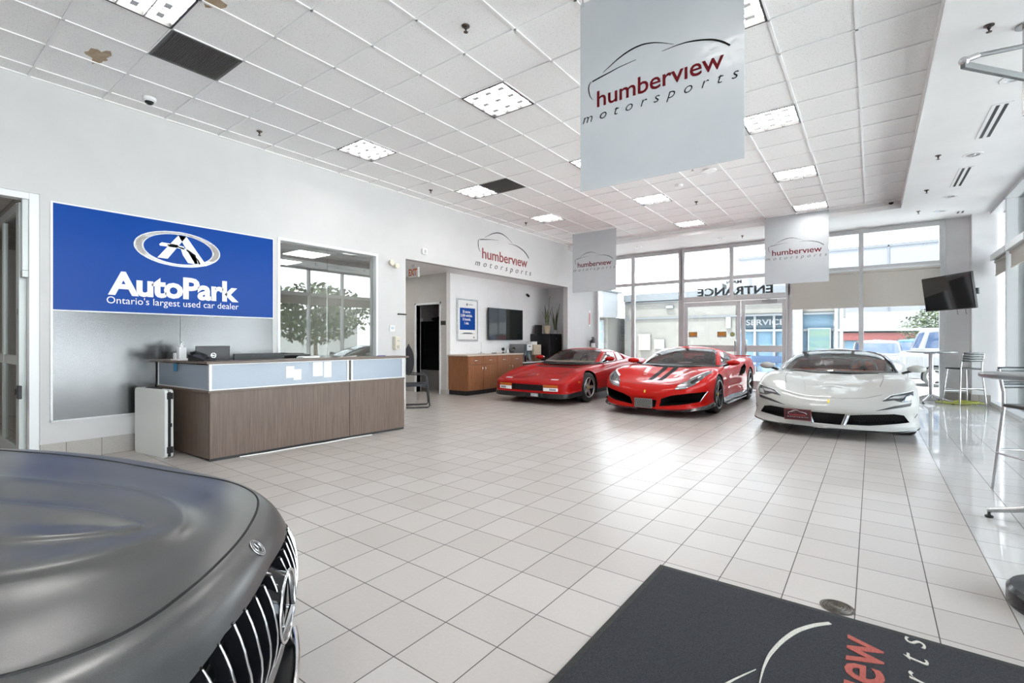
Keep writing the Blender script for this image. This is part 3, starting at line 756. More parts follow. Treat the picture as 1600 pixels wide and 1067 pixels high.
# oval badge with a road-like letter A
c0 = (sy(208) + sy(343))/2; rw = (sy(343) - sy(208))/2; rh = .222; cz = .825
silver = mat('silver print', (.40,.395,.385), .25, .7); silver_d = mat('dark silver print', (.24,.22,.21), .3, .7)
def ell(a, b, dx=0, n=56): return [(c0 + dx + a*math.cos(2*PI*k/n), cz + b*math.sin(2*PI*k/n)) for k in range(n)]
def ring(mb, e0, e1, x, d):
    n = len(e0)
    for k in range(n):
        q = [e0[k], e0[(k+1) % n], e1[(k+1) % n], e1[k]]
        mb.prism(q, (x, 0, 0), (0,1,0), (0,0,1), d)
    return mb
MBr = ring(MB(), ell(rw, rh), ell(rw*.80, rh*.84), .0142, .004); MBr.build('badge_ring', silver, t)
ring(ring(MB(), ell(rw, rh), ell(rw*.985, rh*.965), .0150, .005), ell(rw*.815, rh*.86), ell(rw*.80, rh*.84), .0150, .005).build('badge_edge', wl, t)
side = MB()
for sgn in (-1, 1):
    k0 = 28 if sgn < 0 else 0
    e0, e1 = ell(rw*.96, rh*.93), ell(rw*.84, rh*.88)
    for k in range(k0 - 5, k0 + 5):
        a, b = k % 56, (k+1) % 56; side.prism([e0[a], e0[b], e1[b], e1[a]], (.0184, 0, 0), (0,1,0), (0,0,1), .0008)
side.build('badge_shade', silver_d, t)
def A(pts): return [(c0 + x*rw, cz + y*rh) for x, y in pts]
lm = MB()
for pl in ([(-.50,-.60),(-.03,.80),(.16,.80),(-.27,-.60)], [(-.03,.80),(.16,.80),(.66,-.78),(.36,-.72),(.10,.30)],
           [(-.46,.16),(-.40,.28),(-.10,.26),(.10,.20),(.12,.02),(-.10,.08),(-.44,.08)], [(.02,.12),(.16,.10),(.38,-.20),(.44,-.75),(.20,-.72),(.08,-.30)]):
    lm.prism(A(pl), (.0150, 0, 0), (0,1,0), (0,0,1), .004)
lm.build('badge_letter', mat('light silver print', (.68,.68,.68), .3, .5), t)
dm = MB()
for pts in ([(-.28,.18),(-.12,.17)], [(-.06,.15),(.10,.08)], [(.16,.02),(.28,-.14)], [(.33,-.25),(.44,-.50),(.48,-.72)]):
    q = [(c0 + x*rw, cz + y*rh) for x, y in pts]; dm.ribbon(q, [.012 + .006*i for i in range(len(q))], (.0192,0,0), (0,1,0), (0,0,1), .001)
dm.build('badge_dashes', blk_l, t)
brush = mat('brushed silver panel', (.135,.137,.14), .17, .9)
rn_ = noise(brush, 3, 5, .6, (1, .3, 60)); link(brush, ramp(brush, rn_, [(.3, (.14,.14,.14)), (.7, (.22,.22,.22))]), bsdf(brush).inputs['Roughness'])
t = thing('steel_panel', 'brushed silver wall panel under the blue sign behind the desk', 'panel', (WX, (SY0+SY1)/2, .448))
for a, c in ((-SW/2, .0), (.006, SW/2)):
    o_ = MB().box(.001, .012, a, c, 0, 1.185).build('sheet', brush, t); uv = o_.data.uv_layers.new(name='grain')
    for lp in o_.data.loops: p_ = o_.data.vertices[lp.vertex_index].co; uv.data[lp.index].uv = (p_.z, p_.y + p_.x)
MB().box(.001, .016, -SW/2 - .02, -SW/2, -.01, 1.188).box(.001, .016, SW/2, SW/2 + .012, -.01, 1.188).box(.001, .016, -SW/2 - .02, SW/2 + .012, -.016, 0).build('edging', M['alu'], t)

# exit sign, framed poster, red wall sign
t = thing('exit_sign', 'white EXIT sign with orange letters under the passage ceiling', 'sign', (-8.05, 7.15, 2.70))
MB().box(-.16, .16, 0, .05, 0, .215).box(-.05, .05, .01, .04, .215, .28).build('housing', M['white'], t, bevel=.005)
T(t, 'lettering', 'EXIT', (0, -.0005, .108), (1,0,0), (0,0,1), .27, .15, mat('orange exit letters', (.55,.13,.03), .5), .003, bold=.03)
t = thing('framed_poster', 'silver framed poster with a blue block, left of the wall screen', 'poster', (-8.33, 9.215, 1.31))
MB().box(.001, .02, -.37, .37, .02, 1.05).build('sheet', M['paper'], t)
MB().box(.001, .035, -.395, -.36, 0, 1.07).box(.001, .035, .36, .395, 0, 1.07).box(.001, .035, -.36, .36, 0, .035).box(.001, .035, -.36, .36, 1.035, 1.07).build('frame', M['steel_tube'], t, bevel=.004)
MB().box(.02, .0215, -.29, .29, .28, .84).build('blue_block', M['blue'], t)
T(t, 'lettering', '20 stores.\n5,000 vehicles.\n15 brands.\n1 site.', (.0216, -.04, .60), (0,1,0), (0,0,1), .44, .36, wl, .001, bold=.02)
MB().sphere((.021, .0, .195), .2, 14, 8, sc=(.01,1,.10)).box(.02, .022, -.26, .26, .175, .183).build('printed_cars', mat('printed dark cars', (.12,.12,.13), .6), t)
MB().sphere((.021, -.02, .93), .035, 10, 6, sc=(.03,1,1)).box(.02, .0215, .04, .2, .925, .94).box(.02, .0215, .22, .27, .07, .11).build('printed_mark', mat('printed grey mark', (.18,.18,.19), .6), t)
t = thing('extinguisher_sign', 'narrow red and white sign above the fire extinguisher', 'sign', (WX, 13.55, 1.76))
MB().box(.001, .008, -.05, .05, 0, .5).build('plate', M['white'], t)
MB().box(.008, .0095, -.03, .03, .06, .42).build('red_print', mat('safety red', (.55,.05,.05), .5), t)
t = thing('fire_extinguisher', 'black and white fire extinguisher on the wall beside the entrance glass', 'fire extinguisher', (WX + .09, 13.62, 1.02))
MB().lathe([(.001,0),(.06,.0),(.065,.02),(.065,.28),(.05,.33),(.02,.35),(.02,.38),(.001,.38)], n=20).build('cylinder', mat('dark extinguisher body', (.035,.03,.035), .3), t, smooth=40)
MB().lathe([(.0655,.08),(.0662,.08),(.0662,.22),(.0655,.22)], n=20).build('label_band', M['white'], t, smooth=40)
MB().box(-.02, .02, -.05, .05, .38, .41).tube([(0,.04,.38),(.02,.09,.34),(.02,.10,.15),(.02,.07,.05)], .011, 8).build('valve_and_hose', M['black'], t)
MB().box(-.089, -.06, -.03, .03, .1, .3).build('bracket', M['black'], t)

# ================================================================ FURNITURE
def wood(name, a, b, grain, sc=6, rough=.35):
    m = mat(name, a, rough); f = noise(m, sc, 6, .65, grain)
    link(m, ramp(m, f, [(.3, a), (.5, tuple((x+y)/2 for x, y in zip(a, b))), (.7, b)]), bsdf(m).inputs['Base Color']); return m
M['walnut'] = wood('grey walnut laminate', (.085,.056,.042), (.165,.118,.092), (9, 9, .35))
M['walnut_top'] = wood('grey walnut top', (.10,.072,.056), (.17,.125,.10), (9, .4, 9))
M['cherry'] = wood('cherry veneer', (.20,.075,.032), (.32,.135,.062), (7, 7, .5))
frost = mat('frosted glass', (.30,.35,.42), .25, coat=.2)
frost_n = noise(frost, 300, 3, .5); link(frost, ramp(frost, frost_n, [(.3, (.27,.32,.39)), (.7, (.33,.38,.45))]), bsdf(frost).inputs['Base Color'])

# reception desk: local y runs along its front, local x points into the room
t = DESK = thing('reception_desk', 'L-shaped walnut reception desk with frosted glass band below its counter', 'desk', (-5.735, 2.21, 0), -math.radians(3.44))
L = 2.58; EX, EYY = -1.32, -.145
MB().box(-.03, 0, 0.006, 1.678, .03, .745).build('front_panel', M['walnut'], t, bevel=.003)
MB().box(-.03, 0, 1.684, L, .03, .745).build('front_panel', M['walnut'], t, bevel=.003)
MB().prism([(0,0),(-.03,.03),(EX,EYY+.03),(EX,EYY)], (0,0,.03), (1,0,0), (0,1,0), .715).build('end_panel', M['walnut'], t)
MB().box(-.7, -.03, L - .03, L, .03, .745).build('side_panel', M['walnut'], t, bevel=.003)
MB().box(-.05, .012, -.012, L + .004, .745, .768).prism([(.012,-.012),(-.05,.03),(EX,EYY+.03),(EX,EYY-.012)], (0,0,.745), (1,0,0), (0,1,0), .023).build('ledge', M['walnut_top'], t, bevel=.003)
fl = MB()
for y in (.012, 1.655, 1.715, L - .03): fl.box(-.028, .004, y - .014, y + .014, .768, 1.058)
for f_ in (.0, .985): fl.box(EX*f_ - .016, EX*f_ + .016, EYY*f_ - .004, EYY*f_ + .022, .768, 1.058)
fl.box(-.022, .002, .02, L - .03, .768, .782).box(-.022, .002, .02, L - .03, 1.046, 1.058)
fl.prism([(0,-.002),(0,.016),(EX,EYY+.016),(EX,EYY-.002)], (0,0,.768), (1,0,0), (0,1,0), .014)
fl.build('glass_frame', M['alu'], t)
for ya, yb in ((.026, 1.641), (1.729, L - .044)): MB().box(-.016, -.008, ya, yb, .782, 1.046).build('glass_panel', frost, t)
MB().prism([(-.014,.002),(-.014,.012),(EX+.03,EYY+.014),(EX+.03,EYY+.004)], (0,0,.782), (1,0,0), (0,1,0), .264).build('glass_panel', frost, t)
MB().prism([(.025,-.03),(.025,L+.07),(-.32,L+.07),(-.32,.30),(EX-.03,.12),(EX-.03,EYY-.08),(-.9,EYY-.05),(-.45,-.085)], (0,0,1.058), (1,0,0), (0,1,0), .027).build('counter_top', M['walnut_top'], t, bevel=.004)
MB().box(-.78, -.032, .03, L - .03, .715, .74).box(EX, -.78, -.05, .7, .715, .74).build('work_surface', M['walnut_top'], t)
MB().box(-.029, -.004, .004, L - .004, 0, .03).build('plinth', M['black'], t)
dmat = Matrix.Translation((-5.735, 2.21, 0)) @ Matrix.Rotation(-math.radians(3.44), 4, 'Z')
def D(x, y, z): return tuple(dmat @ Vector((x, y, z)))
for i, (y0, y1, z0, z1, l) in enumerate(((.83,.93,.86,1.0,'white paper taped high on the left glass panel of the desk'), (.92,1.02,.83,.96,'white paper taped lower on the left desk glass, second from the corner'),
                     (1.17,1.30,.86,1.04,'tall white paper on the desk glass left of the middle posts'), (1.32,1.42,.84,1.04,'narrow white paper on the desk glass nearest the middle posts'),)):
    tag(MB().box(-.007, -.0055, y0, y1, z0, z1).build('taped_paper', M['paper'], loc=D(0,0,0)), l, 'paper', 'papers taped to the desk glass').rotation_euler = (0, 0, -math.radians(3.44))
tag(MB().box(.0, .003, 0, .10, 0, .09).build('blue_card', mat('blue card', (.05,.30,.55), .5), loc=D(-.86, -.098, .955)), 'small blue card on the end glass of the desk', 'card').rotation_euler = (0, 0, math.radians(-90))
# things on the desk
mon_m = mat('monitor shell', (.018,.018,.020), .35)
def monitor(x, y, zb, w, h, rz, label, zt):
    t = thing('monitor', label, 'monitor', D(x, y, zt), rz, 'monitors on the reception desk')
    b = zb - zt
    MB().box(-.02, .012, -w/2, w/2, b, b + h).build('shell', mon_m, t, bevel=.006)
    MB().box(-.0235, -.0195, -w/2 + .012, w/2 - .012, b + .02, b + h - .012).build('screen', M['black_gloss'], t)
    MB().box(-.03, .05, -.03, .03, .0, b + h*.5).box(-.09, .11, -.11, .11, 0, .012).build('stand', M['black'], t, bevel=.004)
    R_ = .026
    m = MB().tube([(.0135, R_*math.cos(2*PI*k/24), b + h*.62 + R_*math.sin(2*PI*k/24)) for k in range(24)], .003, 6, closed=True)
    m.build('maker_badge', M['chrome'], t)
    T(t, 'badge_lettering', 'DELL', (.0122, 0, b + h*.62), (0,1,0), (0,0,1), .040, .014, M['chrome'], .001)
monitor(-.50, .20, .96, .36, .29, -.05, 'small black monitor seen from behind near the desk corner', .74)
monitor(-.48, .72, .83, .62, .325, 0, 'wide low black monitor seen from behind, right of the small one', .74)
t = thing('desk_phone', 'black desk phone at the corner of the counter', 'phone', D(-.28, .02, 1.085), .5)
MB().prism([(-.10,0),(.10,0),(.10,.02),(-.10,.075)], (0,-.09,0), (1,0,0), (0,0,1), -.18).build('body', M['black'], t, bevel=.004)
MB().tube([(-.08,-.06,.085),(-.03,-.06,.10),(.06,-.06,.075),(.10,-.06,.05)], [.022,.014,.014,.022], 10).build('handset', M['black'], t, smooth=50)
MB().box(-.03, .07, .0, .07, .044, .05).build('keypad', mat('phone keypad grey', (.10,.10,.11), .5), t)
tag(MB().box(-.11, .11, -.15, .15, 0, .012).box(-.09, .12, -.13, .13, .012, .016).build('paper_stack', M['paper'], loc=D(-.72, .02, 1.085)), 'flat stack of papers on the counter end left of the phone', 'papers')
t = thing('sanitizer_bottle', 'clear pump sanitizer bottle on the counter end by the wall', 'bottle', D(-1.0, .02, 1.085))
clear = mat('cloudy clear plastic', (.80,.82,.84), .2)
MB().box(-.05, .05, -.04, .04, 0, .15).build('bottle', clear, t, bevel=.012)
MB().cyl((0,0,.15), (0,0,.18), .02).cyl((0,0,.18), (0,0,.205), .008).box(-.012, .05, -.010, .010, .203, .215).build('pump', M['white'], t)
t = thing('pen_cup', 'small dark cup with white tissue at the far counter tip', 'cup', D(-1.20, .0, 1.085))
MB().lathe([(.001,0),(.035,0),(.04,.09),(.036,.09),(.032,.01),(.001,.01)], n=18).build('cup', mat('dark grey cup', (.09,.09,.09), .4), t, smooth=40)
MB().box(.03, .09, -.03, .03, 0, .075).build('tissue_pack', M['paper'], t, bevel=.008)
t = thing('tissue_box', 'rounded white box on the desk below the office window', 'box', D(-.62, 1.42, .74), .1)
MB().box(-.09, .09, -.14, .14, 0, .36).build('box', M['white'], t, bevel=.03)
MB().box(-.03, .03, -.05, .05, .357, .363).build('slot', M['black'], t)
t = thing('paper_tray', 'black paper tray behind the white box on the desk', 'tray', D(-1.02, 1.28, .74), .0)
MB().box(-.15, .15, -.3, .3, .36, .375).box(-.15, -.14, -.3, .3, .28, .375).box(-.15, .15, -.3, -.29, 0, .36).box(-.15, .15, .29, .3, 0, .36).build('tray', M['black'], t)
MB().box(-.12, .13, -.2, .2, .26, .29).build('papers', M['paper'], t)
for i, (x, y, r, l) in enumerate(((-.55, 1.66, .4, 'loose white papers propped behind the counter'), (-.52, 1.86, -.3, 'loose white sheets right of the white box'))):
    o = tag(MB().box(-.09, .09, -.12, .12, 0, .004).box(-.08, .1, -.1, .13, .004, .008).build('loose_papers', M['paper'], loc=D(x, y + .08, 1.035 + .01*i)), l, 'papers', 'loose papers on the desk')
    o.rotation_euler = (.10, -.35, r)
tag(MB().box(-.20, .0, -.17, .25, 0, .27).build('document_holder', mat('grey document holder', (.22,.22,.23), .5), loc=D(-.46, 1.76, .74)), 'grey document holder standing behind the counter', 'holder')
tag(MB().cyl((0,-.07,.006), (0,.07,.006), .006, 8).build('pen', mat('blue pen', (.10,.09,.35), .4), loc=D(-.2, 2.32, 1.085)), 'blue pen lying on the right end of the counter', 'pen')
tag(MB().tube([(.02,.3,.006),(.04,.6,.006),(.03,1.0,.006),(.05,1.3,.006),(.02,1.7,.006),(.04,2.0,.006)], .006, 6).build('floor_cable', M['white'], loc=D(0,0,0), smooth=60), 'white cable running along the foot of the reception desk', 'cable').rotation_euler = (0, 0, -math.radians(3.44))
# folded white table leaning on the desk end
t = thing('folding_table', 'white folding table stood on edge against the end of the desk', 'folding table', (-6.62, 1.93, 0), math.radians(7))
tp = MB(); R_ = .05
def rrect(w, h, r, z=0, n=5):
    out = []
    for cx, cy, a0 in ((w/2-r, h-r, 0), (-w/2+r, h-r, 90), (-w/2+r, r, 180), (w/2-r, r, 270)):
        for k in range(n+1):
            a = math.radians(a0 + 90*k/n); out.append((cx + r*math.cos(a), z + cy + r*math.sin(a)))
    return out
tbl = mat('white blow-moulded top', (.74,.76,.74), .45)
for y0 in (0, .052): MB().prism(rrect(.70, .765, .045), (0, y0, 0), (1,0,0), (0,0,1), -.036).build('table_half', tbl, t, bevel=.006)
MB().box(.345, .356, .030, .058, .02, .74).build('edge_gap', M['black'], t)
lt = MB()
for z in (.06, .66): lt.box(.34, .368, .02, .075, z, z + .07)
lt.box(.34, .366, .03, .065, .35, .39); lt.tube([(.352,.045,.1),(.352,.045,.66)], .010, 6)
lt.build('latch', M['black'], t)
hd = MB()
for x in (-.1, .02, .12): hd.box(x - .04, x + .04, .02, .07, .758, .772)
hd.build('hinge', M['black'], t)

# guest chair in the passage mouth
t = thing('guest_chair', 'black sled-base guest chair beyond the right end of the desk', 'chair', (-7.27, 6.54, 0), math.radians(50))
for s_ in (-.25, .25):
    MB().tube([(-.26,s_,.95),(-.26,s_,.70),(-.22,s_,.45),(-.24,s_,.05),(-.22,s_,.015),(.22,s_,.015),(.25,s_,.05),(.20,s_,.60),(.16,s_,.645),(-.24,s_,.67)], .013, 8).build('side_frame', M['black'], t, smooth=60)
MB().box(-.22, .24, -.23, .23, .42, .47).build('seat', mat('charcoal seat fabric', (.035,.040,.050), .8), t, bevel=.02)
MB().box(-.275, -.235, -.22, .22, .52, .98).build('backrest', mat('dark blue-grey mesh', (.05,.06,.08), .8), t, bevel=.015)
t = thing('hanging_bag', 'black bag with a green patch hanging over the guest chair back', 'bag', (-7.62, 6.60, .62))
MB().sphere((.0,.05,.28), .15, 14, 10, sc=(.5,.9,2.0)).tube([(-.0,-.02,.5),(0,.05,.62),(0,.12,.5)], .012, 6).build('bag', mat('black bag cloth', (.014,.014,.016), .8), t, smooth=60)
MB().sphere((.02,-.07,.27), .06, 10, 8, sc=(.5,.6,1.6)).build('green_patch', mat('teal cloth', (.03,.16,.12), .8), t, smooth=60)
# black lockers in the closet doorway
t = thing('black_locker', 'tall black cabinet with a keyhole inside the passage doorway', 'cabinet', (-9.75, 9.15, 0))
MB().box(-.60, .50, 0, .5, .52, 1.84).build('body', mat('black locker paint', (.006,.006,.007), .35), t, bevel=.004)
for a, c in ((-.59, -.055), (-.045, .49)): MB().box(a, c, -.015, 0, .53, 1.83).build('door', mat('black locker door', (.008,.008,.009), .3), t, bevel=.003)
MB().lathe([(.001,0),(.018,0),(.018,-.012),(.001,-.012)], (-.03, -.015, 1.06), 'Y', 12).build('lock', M['steel_tube'], t)
MB().box(-.55, .45, .02, .48, 0, .52).build('plinth', mat('pale plinth', (.45,.43,.41), .6), t)
tag(MB().lathe([(.001,0),(.03,0),(.038,.10),(.001,.10)], n=14).build('paper_cup', M['white'], loc=(-10.05, 9.25, 1.84), smooth=40), 'white cup standing on the black cabinet', 'cup')
tag(MB().sphere((0,0,.05), .16, 12, 8, sc=(1.3,.7,.35)).sphere((.1,0,.08), .09, 10, 8, sc=(1,.7,.5)).build('folded_cloth', M['black'], loc=(-9.5, 9.3, 1.85), smooth=60), 'black folded cloth lying on top of the black cabinet', 'cloth')
tag(MB().box(-.075, .075, -.02, 0, -.05, .05).box(-.07, .07, -.022, -.02, -.002, .002).build('door_plate', mat('dark bronze plate', (.04,.037,.03), .5), loc=(-8.43, 8.47, 1.75)), 'dark room plate on the grey wall right of the passage doorway', 'sign')

# credenza under the wall screen
t = thing('credenza', 'cherry wood credenza with four drawers and four doors under the screen', 'cabinet', (-8.32, 8.53, 0))
CL = 2.24; CD = .63
MB().box(0, CD, 0, CL, .11, .94).build('body', M['cherry'], t, bevel=.003)
MB().box(0, CD - .05, .02, CL, 0, .11).build('plinth', M['black'], t)
MB().box(0, CD + .03, -.03, CL + .02, .94, .975).build('worktop', noisy('beige laminate top', (.52,.44,.37), (.60,.52,.45), 20, .4), t, bevel=.005)
for k in range(4):
    y0, y1 = k*CL/4 + .006, (k+1)*CL/4 - .006
    d_ = MB().box(CD, CD + .018, y0, y1, .735, .925).build('drawer', M['cherry'], t, bevel=.003)
    MB().tube([(CD+.018, (y0+y1)/2-.05, .83), (CD+.045, (y0+y1)/2-.04, .83), (CD+.045, (y0+y1)/2+.04, .83), (CD+.018, (y0+y1)/2+.05, .83)], .007, 6).build('handle', M['chrome'], d_, smooth=60)
    d_ = MB().box(CD, CD + .018, y0, y1, .12, .725).build('door', M['cherry'], t, bevel=.003)
    yy = y1 - .05 if k % 2 == 0 else y0 + .05
    MB().tube([(CD+.018, yy, .58), (CD+.042, yy, .59), (CD+.042, yy, .66), (CD+.018, yy, .67)], .006, 6).build('handle', M['chrome'], d_, smooth=60)
for x, y, l, s in ((.35, 1.35, 'small dark items at the middle of the credenza top', 1), ):
    o = thing('remote_control', 'dark remote control lying on the credenza', 'remote', (-8.32 + x, 8.53 + y, .975)); MB().box(-.02, .02, -.09, .09, 0, .02).build('case', M['black'], o, bevel=.005); MB().box(-.012, .012, -.06, .06, .02, .023).build('buttons', M['alu_dark'], o)
t = thing('webcam', 'small black camera on a stand on the credenza', 'camera', (-8.0, 10.30, .975)); MB().lathe([(.001,0),(.04,0),(.035,.02),(.008,.03),(.008,.08),(.001,.08)], n=14).build('stand', M['black'], t); MB().sphere((0,0,.11), .045, 12, 8).build('head', M['black'], t, smooth=60)
tag(MB().lathe([(.001,0),(.03,0),(.03,.08),(.015,.10),(.015,.13),(.001,.13)], n=14).build('small_bottle', M['white'], loc=(-7.95, 10.45, .975), smooth=40), 'small white bottle on the credenza beside the camera', 'bottle')
tag(MB().sphere((0,0,.06), .07, 12, 8, sc=(1,1.4,.9)).tube([(0,0,.08),(0,.1,.14),(0,.16,.10)], .02, 6).build('cloth_bundle', mat('dark olive plastic', (.05,.055,.05), .5), loc=(-7.95, 10.62, .984), smooth=60), 'dark bundle at the right end of the credenza', 'bundle')
tag(MB().cyl((0,0,0), (0,0,.012), .09, 20).cyl((0,0,.012), (0,0,.05), .02).cyl((0,0,.05), (0,0,.30), .003, 6).build('antenna_base', M['steel_tube'], loc=(-8.18, 9.6, .975)), 'thin upright antenna on the credenza against the wall', 'antenna')

# wall screen
t = thing('wall_screen', 'large dark flat screen mounted on the alcove wall above the credenza', 'television', (-8.33, 10.755, 1.335))
MB().box(.06, .10, -.785, .785, 0, .87).build('bezel', M['black'], t, bevel=.004)
MB().box(.10, .102, -.775, .775, .012, .86).build('screen', mat('dark screen glass', (.012,.016,.016), .04, spec=.9), t)
MB().box(.001, .06, -.2, .2, .25, .6).build('wall_bracket', M['black'], t)
# white-topped counter with the drinks machine, boxes, black cabinet and plants
t = thing('side_counter', 'white-topped black counter between the credenza and the black cabinet', 'counter', (-8.32, 10.86, 0))
MB().box(0, .60, 0, 1.15, 0, .69).build('body', M['black'], t); MB().box(0, .63, -.01, 1.16, .69, .72).build('worktop', M['white'], t, bevel=.004)
t = thing('coffee_machine', 'grey and black drinks machine on the white counter', 'machine', (-8.0, 11.17, .72))
MB().box(-.24, .26, -.24, .12, 0, .50).build('body', mat('grey machine side', (.20,.21,.22), .4), t, bevel=.006)
MB().box(.26, .275, -.24, -.16, 0, .50).build('black_column', M['black_gloss'], t)
MB().box(.26, .28, -.12, .11, .32, .49).build('control_panel', M['white'], t); MB().box(.28, .283, -.06, .04, .42, .45).build('display', M['black'], t)
MB().box(.255, .27, -.12, .11, .04, .31).build('bay', M['black_gloss'], t)
t = thing('cardboard_box', 'beige carton stacked on the white counter right of the drinks machine', 'box', (-8.0, 11.66, .72))
MB().box(-.18, .2, -.14, .2, .0, .19).build('carton', mat('brown carton', (.18,.10,.06), .7), t, bevel=.004)
MB().box(-.19, .19, -.16, .22, .19, .48).build('carton', noisy('beige carton', (.62,.52,.38), (.70,.61,.48), 12, .7), t, bevel=.004)
MB().box(-.12, .12, -.14, .12, .48, .57).build('carton', M['paper'], t, bevel=.004)
t = thing('tall_black_cabinet', 'tall black steel cabinet in the alcove corner with plants on top', 'cabinet', (-7.98, 12.42, 0))
MB().box(-.34, .34, -.36, .36, 0, 1.52).build('body', mat('black cabinet paint', (.010,.010,.012), .3), t, bevel=.005)
for z0, z1 in ((.05,.50),(.53,.98),(1.01,1.48)):
    d_ = MB().box(.34, .355, -.33, .33, z0, z1).build('drawer', mat('black drawer front', (.014,.014,.016), .25), t, bevel=.003)
    MB().box(.355, .368, -.05, .05, z1 - .12, z1 - .09).build('handle', M['steel_tube'], d_)
snake = noisy('snake plant leaf', (.06,.085,.035), (.20,.22,.10), 12, .5, stretch=(1,1,3))
def plant(x, y, z, pot, potm, hts, label, seed):
    rnd = random.Random(seed); t = thing('potted_snake_plant', label, 'plant', (x, y, z), group='snake plants')
    MB().lathe(pot, n=20).build('pot', potm, t, smooth=40)
    top = pot[-2][1]
    for k, h in enumerate(hts):
        a = 2*PI*k/len(hts) + rnd.uniform(-.3,.3); r0 = .035; r1 = .05 + rnd.uniform(0,.10); w = .032
        P = [Vector((r0*math.cos(a) + (r1)*math.cos(a)*s*s, r0*math.sin(a) + r1*math.sin(a)*s*s, top - .02 + h*s)) for s in (0,.25,.5,.75,1)]
        sd_ = Vector((-math.sin(a), math.cos(a), 0)); nrm = Vector((math.cos(a), math.sin(a), 0))
        m = MB(); rows = []
        for s, p in zip((0,.25,.5,.75,1), P):
            ww = w*(.7 + .5*s if s < .5 else .95*(1.02 - s)*2); rows.append([p - sd_*ww, p - nrm*.008, p + sd_*ww, p + nrm*.004, p - sd_*ww])
        m.grid(rows); m.build('leaf', snake, t, smooth=50)
plant(-7.90, 12.34, 1.52, [(.001,0),(.085,0),(.125,.25),(.11,.25),(.10,.22),(.001,.22)], noisy('beige pot', (.48,.40,.28), (.56,.48,.35), 6, .6), (.62,.95,.55,.7,.48,.6,.52), 'snake plant in the beige pot on the black cabinet', 2)
plant(-7.80, 12.66, 1.52, [(.001,0),(.055,0),(.07,.12),(.06,.12),(.055,.10),(.001,.10)], M['white'], (.85,.72,.6,.66), 'snake plant in the small white pot on the black cabinet', 5)
t = tag(MB().box(-.05, .05, -.13, .13, 0, .27).build('black_box', M['black'], loc=(-8.13, 12.22, 1.52), bevel=.004), 'black box behind the beige plant pot', 'box')

# small fittings on the left wall
t = thing('emergency_light', 'pale twin-head emergency lamp on the wall right of the office window', 'emergency light', (WX, 5.79, 2.74))
MB().box(.001, .03, -.05, .05, -.05, .05).build('base', mat('aged cream plastic', (.66,.60,.48), .5), t, bevel=.006)
for a in (-.06, .06): MB().lathe([(.001,-.02),(.03,-.02),(.048,.05),(.044,.052),(.001,.045)], (.045, a, .02 - abs(a)*.3 - (.05 if a > 0 else 0)), 'X', 16).build('lamp_head', mat('cream lamp head', (.70,.65,.55), .4), t, smooth=40)
t = thing('strobe_box', 'small white alarm box above the passage opening', 'alarm', (WX, 6.58, 3.07)); MB().box(.001, .05, -.055, .055, -.055, .055).build('case', M['white'], t, bevel=.006); MB().box(.05, .056, -.03, .03, -.035, .035).build('lens', mat('grey lens', (.45,.46,.47), .2), t)
t = thing('thermostat', 'white thermostat with a grey display on the wall over the desk end', 'thermostat', (WX, 5.79, 1.54)); MB().box(.001, .025, -.055, .055, -.055, .055).build('case', M['white'], t, bevel=.005); MB().box(.025, .027, -.035, .035, -.02, .03).build('display', mat('blue grey display', (.45,.53,.60), .3), t)
t = thing('soap_dispenser', 'beige hand sanitizer dispenser on the wall below the thermostat', 'dispenser', (WX, 5.87, 1.15)); MB().box(.001, .09, -.06, .06, .0, .24).build('case', mat('beige dispenser plastic', (.62,.58,.48), .4), t, bevel=.012); MB().box(.03, .095, -.03, .03, .02, .08).build('lever', mat('grey lever', (.40,.38,.33), .4), t, bevel=.004); MB().box(.0905, .092, -.02, .03, .15, .17).build('label_mark', M['alu_dark'], t)
tag(MB().cyl((.03,-.10,0), (.03,.09,0), .012, 10).box(.0, .03, -.09, -.07, -.012, .012).box(.0, .03, .05, .07, -.012, .012).build('wall_bar', M['black'], loc=(WX + .0005, 6.02, 1.81)), 'short black bar on the wall edge beside the passage', 'bar')
t = thing('alcove_camera', 'small dark bullet camera under the alcove ceiling right of the screen', 'security camera', (-8.32, 11.85, 2.70)); MB().box(0, .03, -.03, .03, -.03, .03).build('base', M['white'], t); MB().cyl((.02,0,0), (.10,0,-.06), .035).build('body', M['black'], t, smooth=40)

# tilted screen on the corner wall
t = thing('tilted_screen', 'black flat screen tilted down on an arm near the far right corner', 'television', (1.18, 12.77, 2.26))
t.rotation_euler = (0, 0, math.atan2(-.863, .505) + PI/2 + PI)
# local x = along the screen, local -y = facing the room
sc_root = t
a_ = math.atan2(12.24 - 13.3, 1.49 - .865); t.rotation_euler = (0, 0, a_)
tilt = Matrix.Rotation(math.radians(7.5), 4, 'X')
def TB(): m = MB(); m.xf = tilt; return m
TB().box(-.62, .62, 0, .045, -.345, .345).build('bezel', M['black'], t, bevel=.005)
TB().box(-.605, .605, -.002, 0, -.325, .332).build('screen', mat('charcoal screen glass', (.020,.021,.022), .06, spec=.8), t)
TB().box(-.3, .3, .045, .08, -.2, .2).build('back_cover', M['black'], t, bevel=.01)
inv = Matrix.Rotation(-a_, 4, 'Z'); w0 = inv @ (Vector((1.40, 13.985, 2.30)) - Vector((1.18, 12.77, 2.26)))
MB().bar((0,.07,0), (.12,.45,.02), .05, .05).bar((.12,.45,.02), w0, .05, .05).cyl((.12,.45,-.04), (.12,.45,.08), .035).build('arm', M['black'], t)
for dx in (.12, .32): TB().tube([(dx,.05,-.34),(dx,.05,-.42),(dx+.01,.05,-.45)], .004, 5).build('cable', M['black'], t)

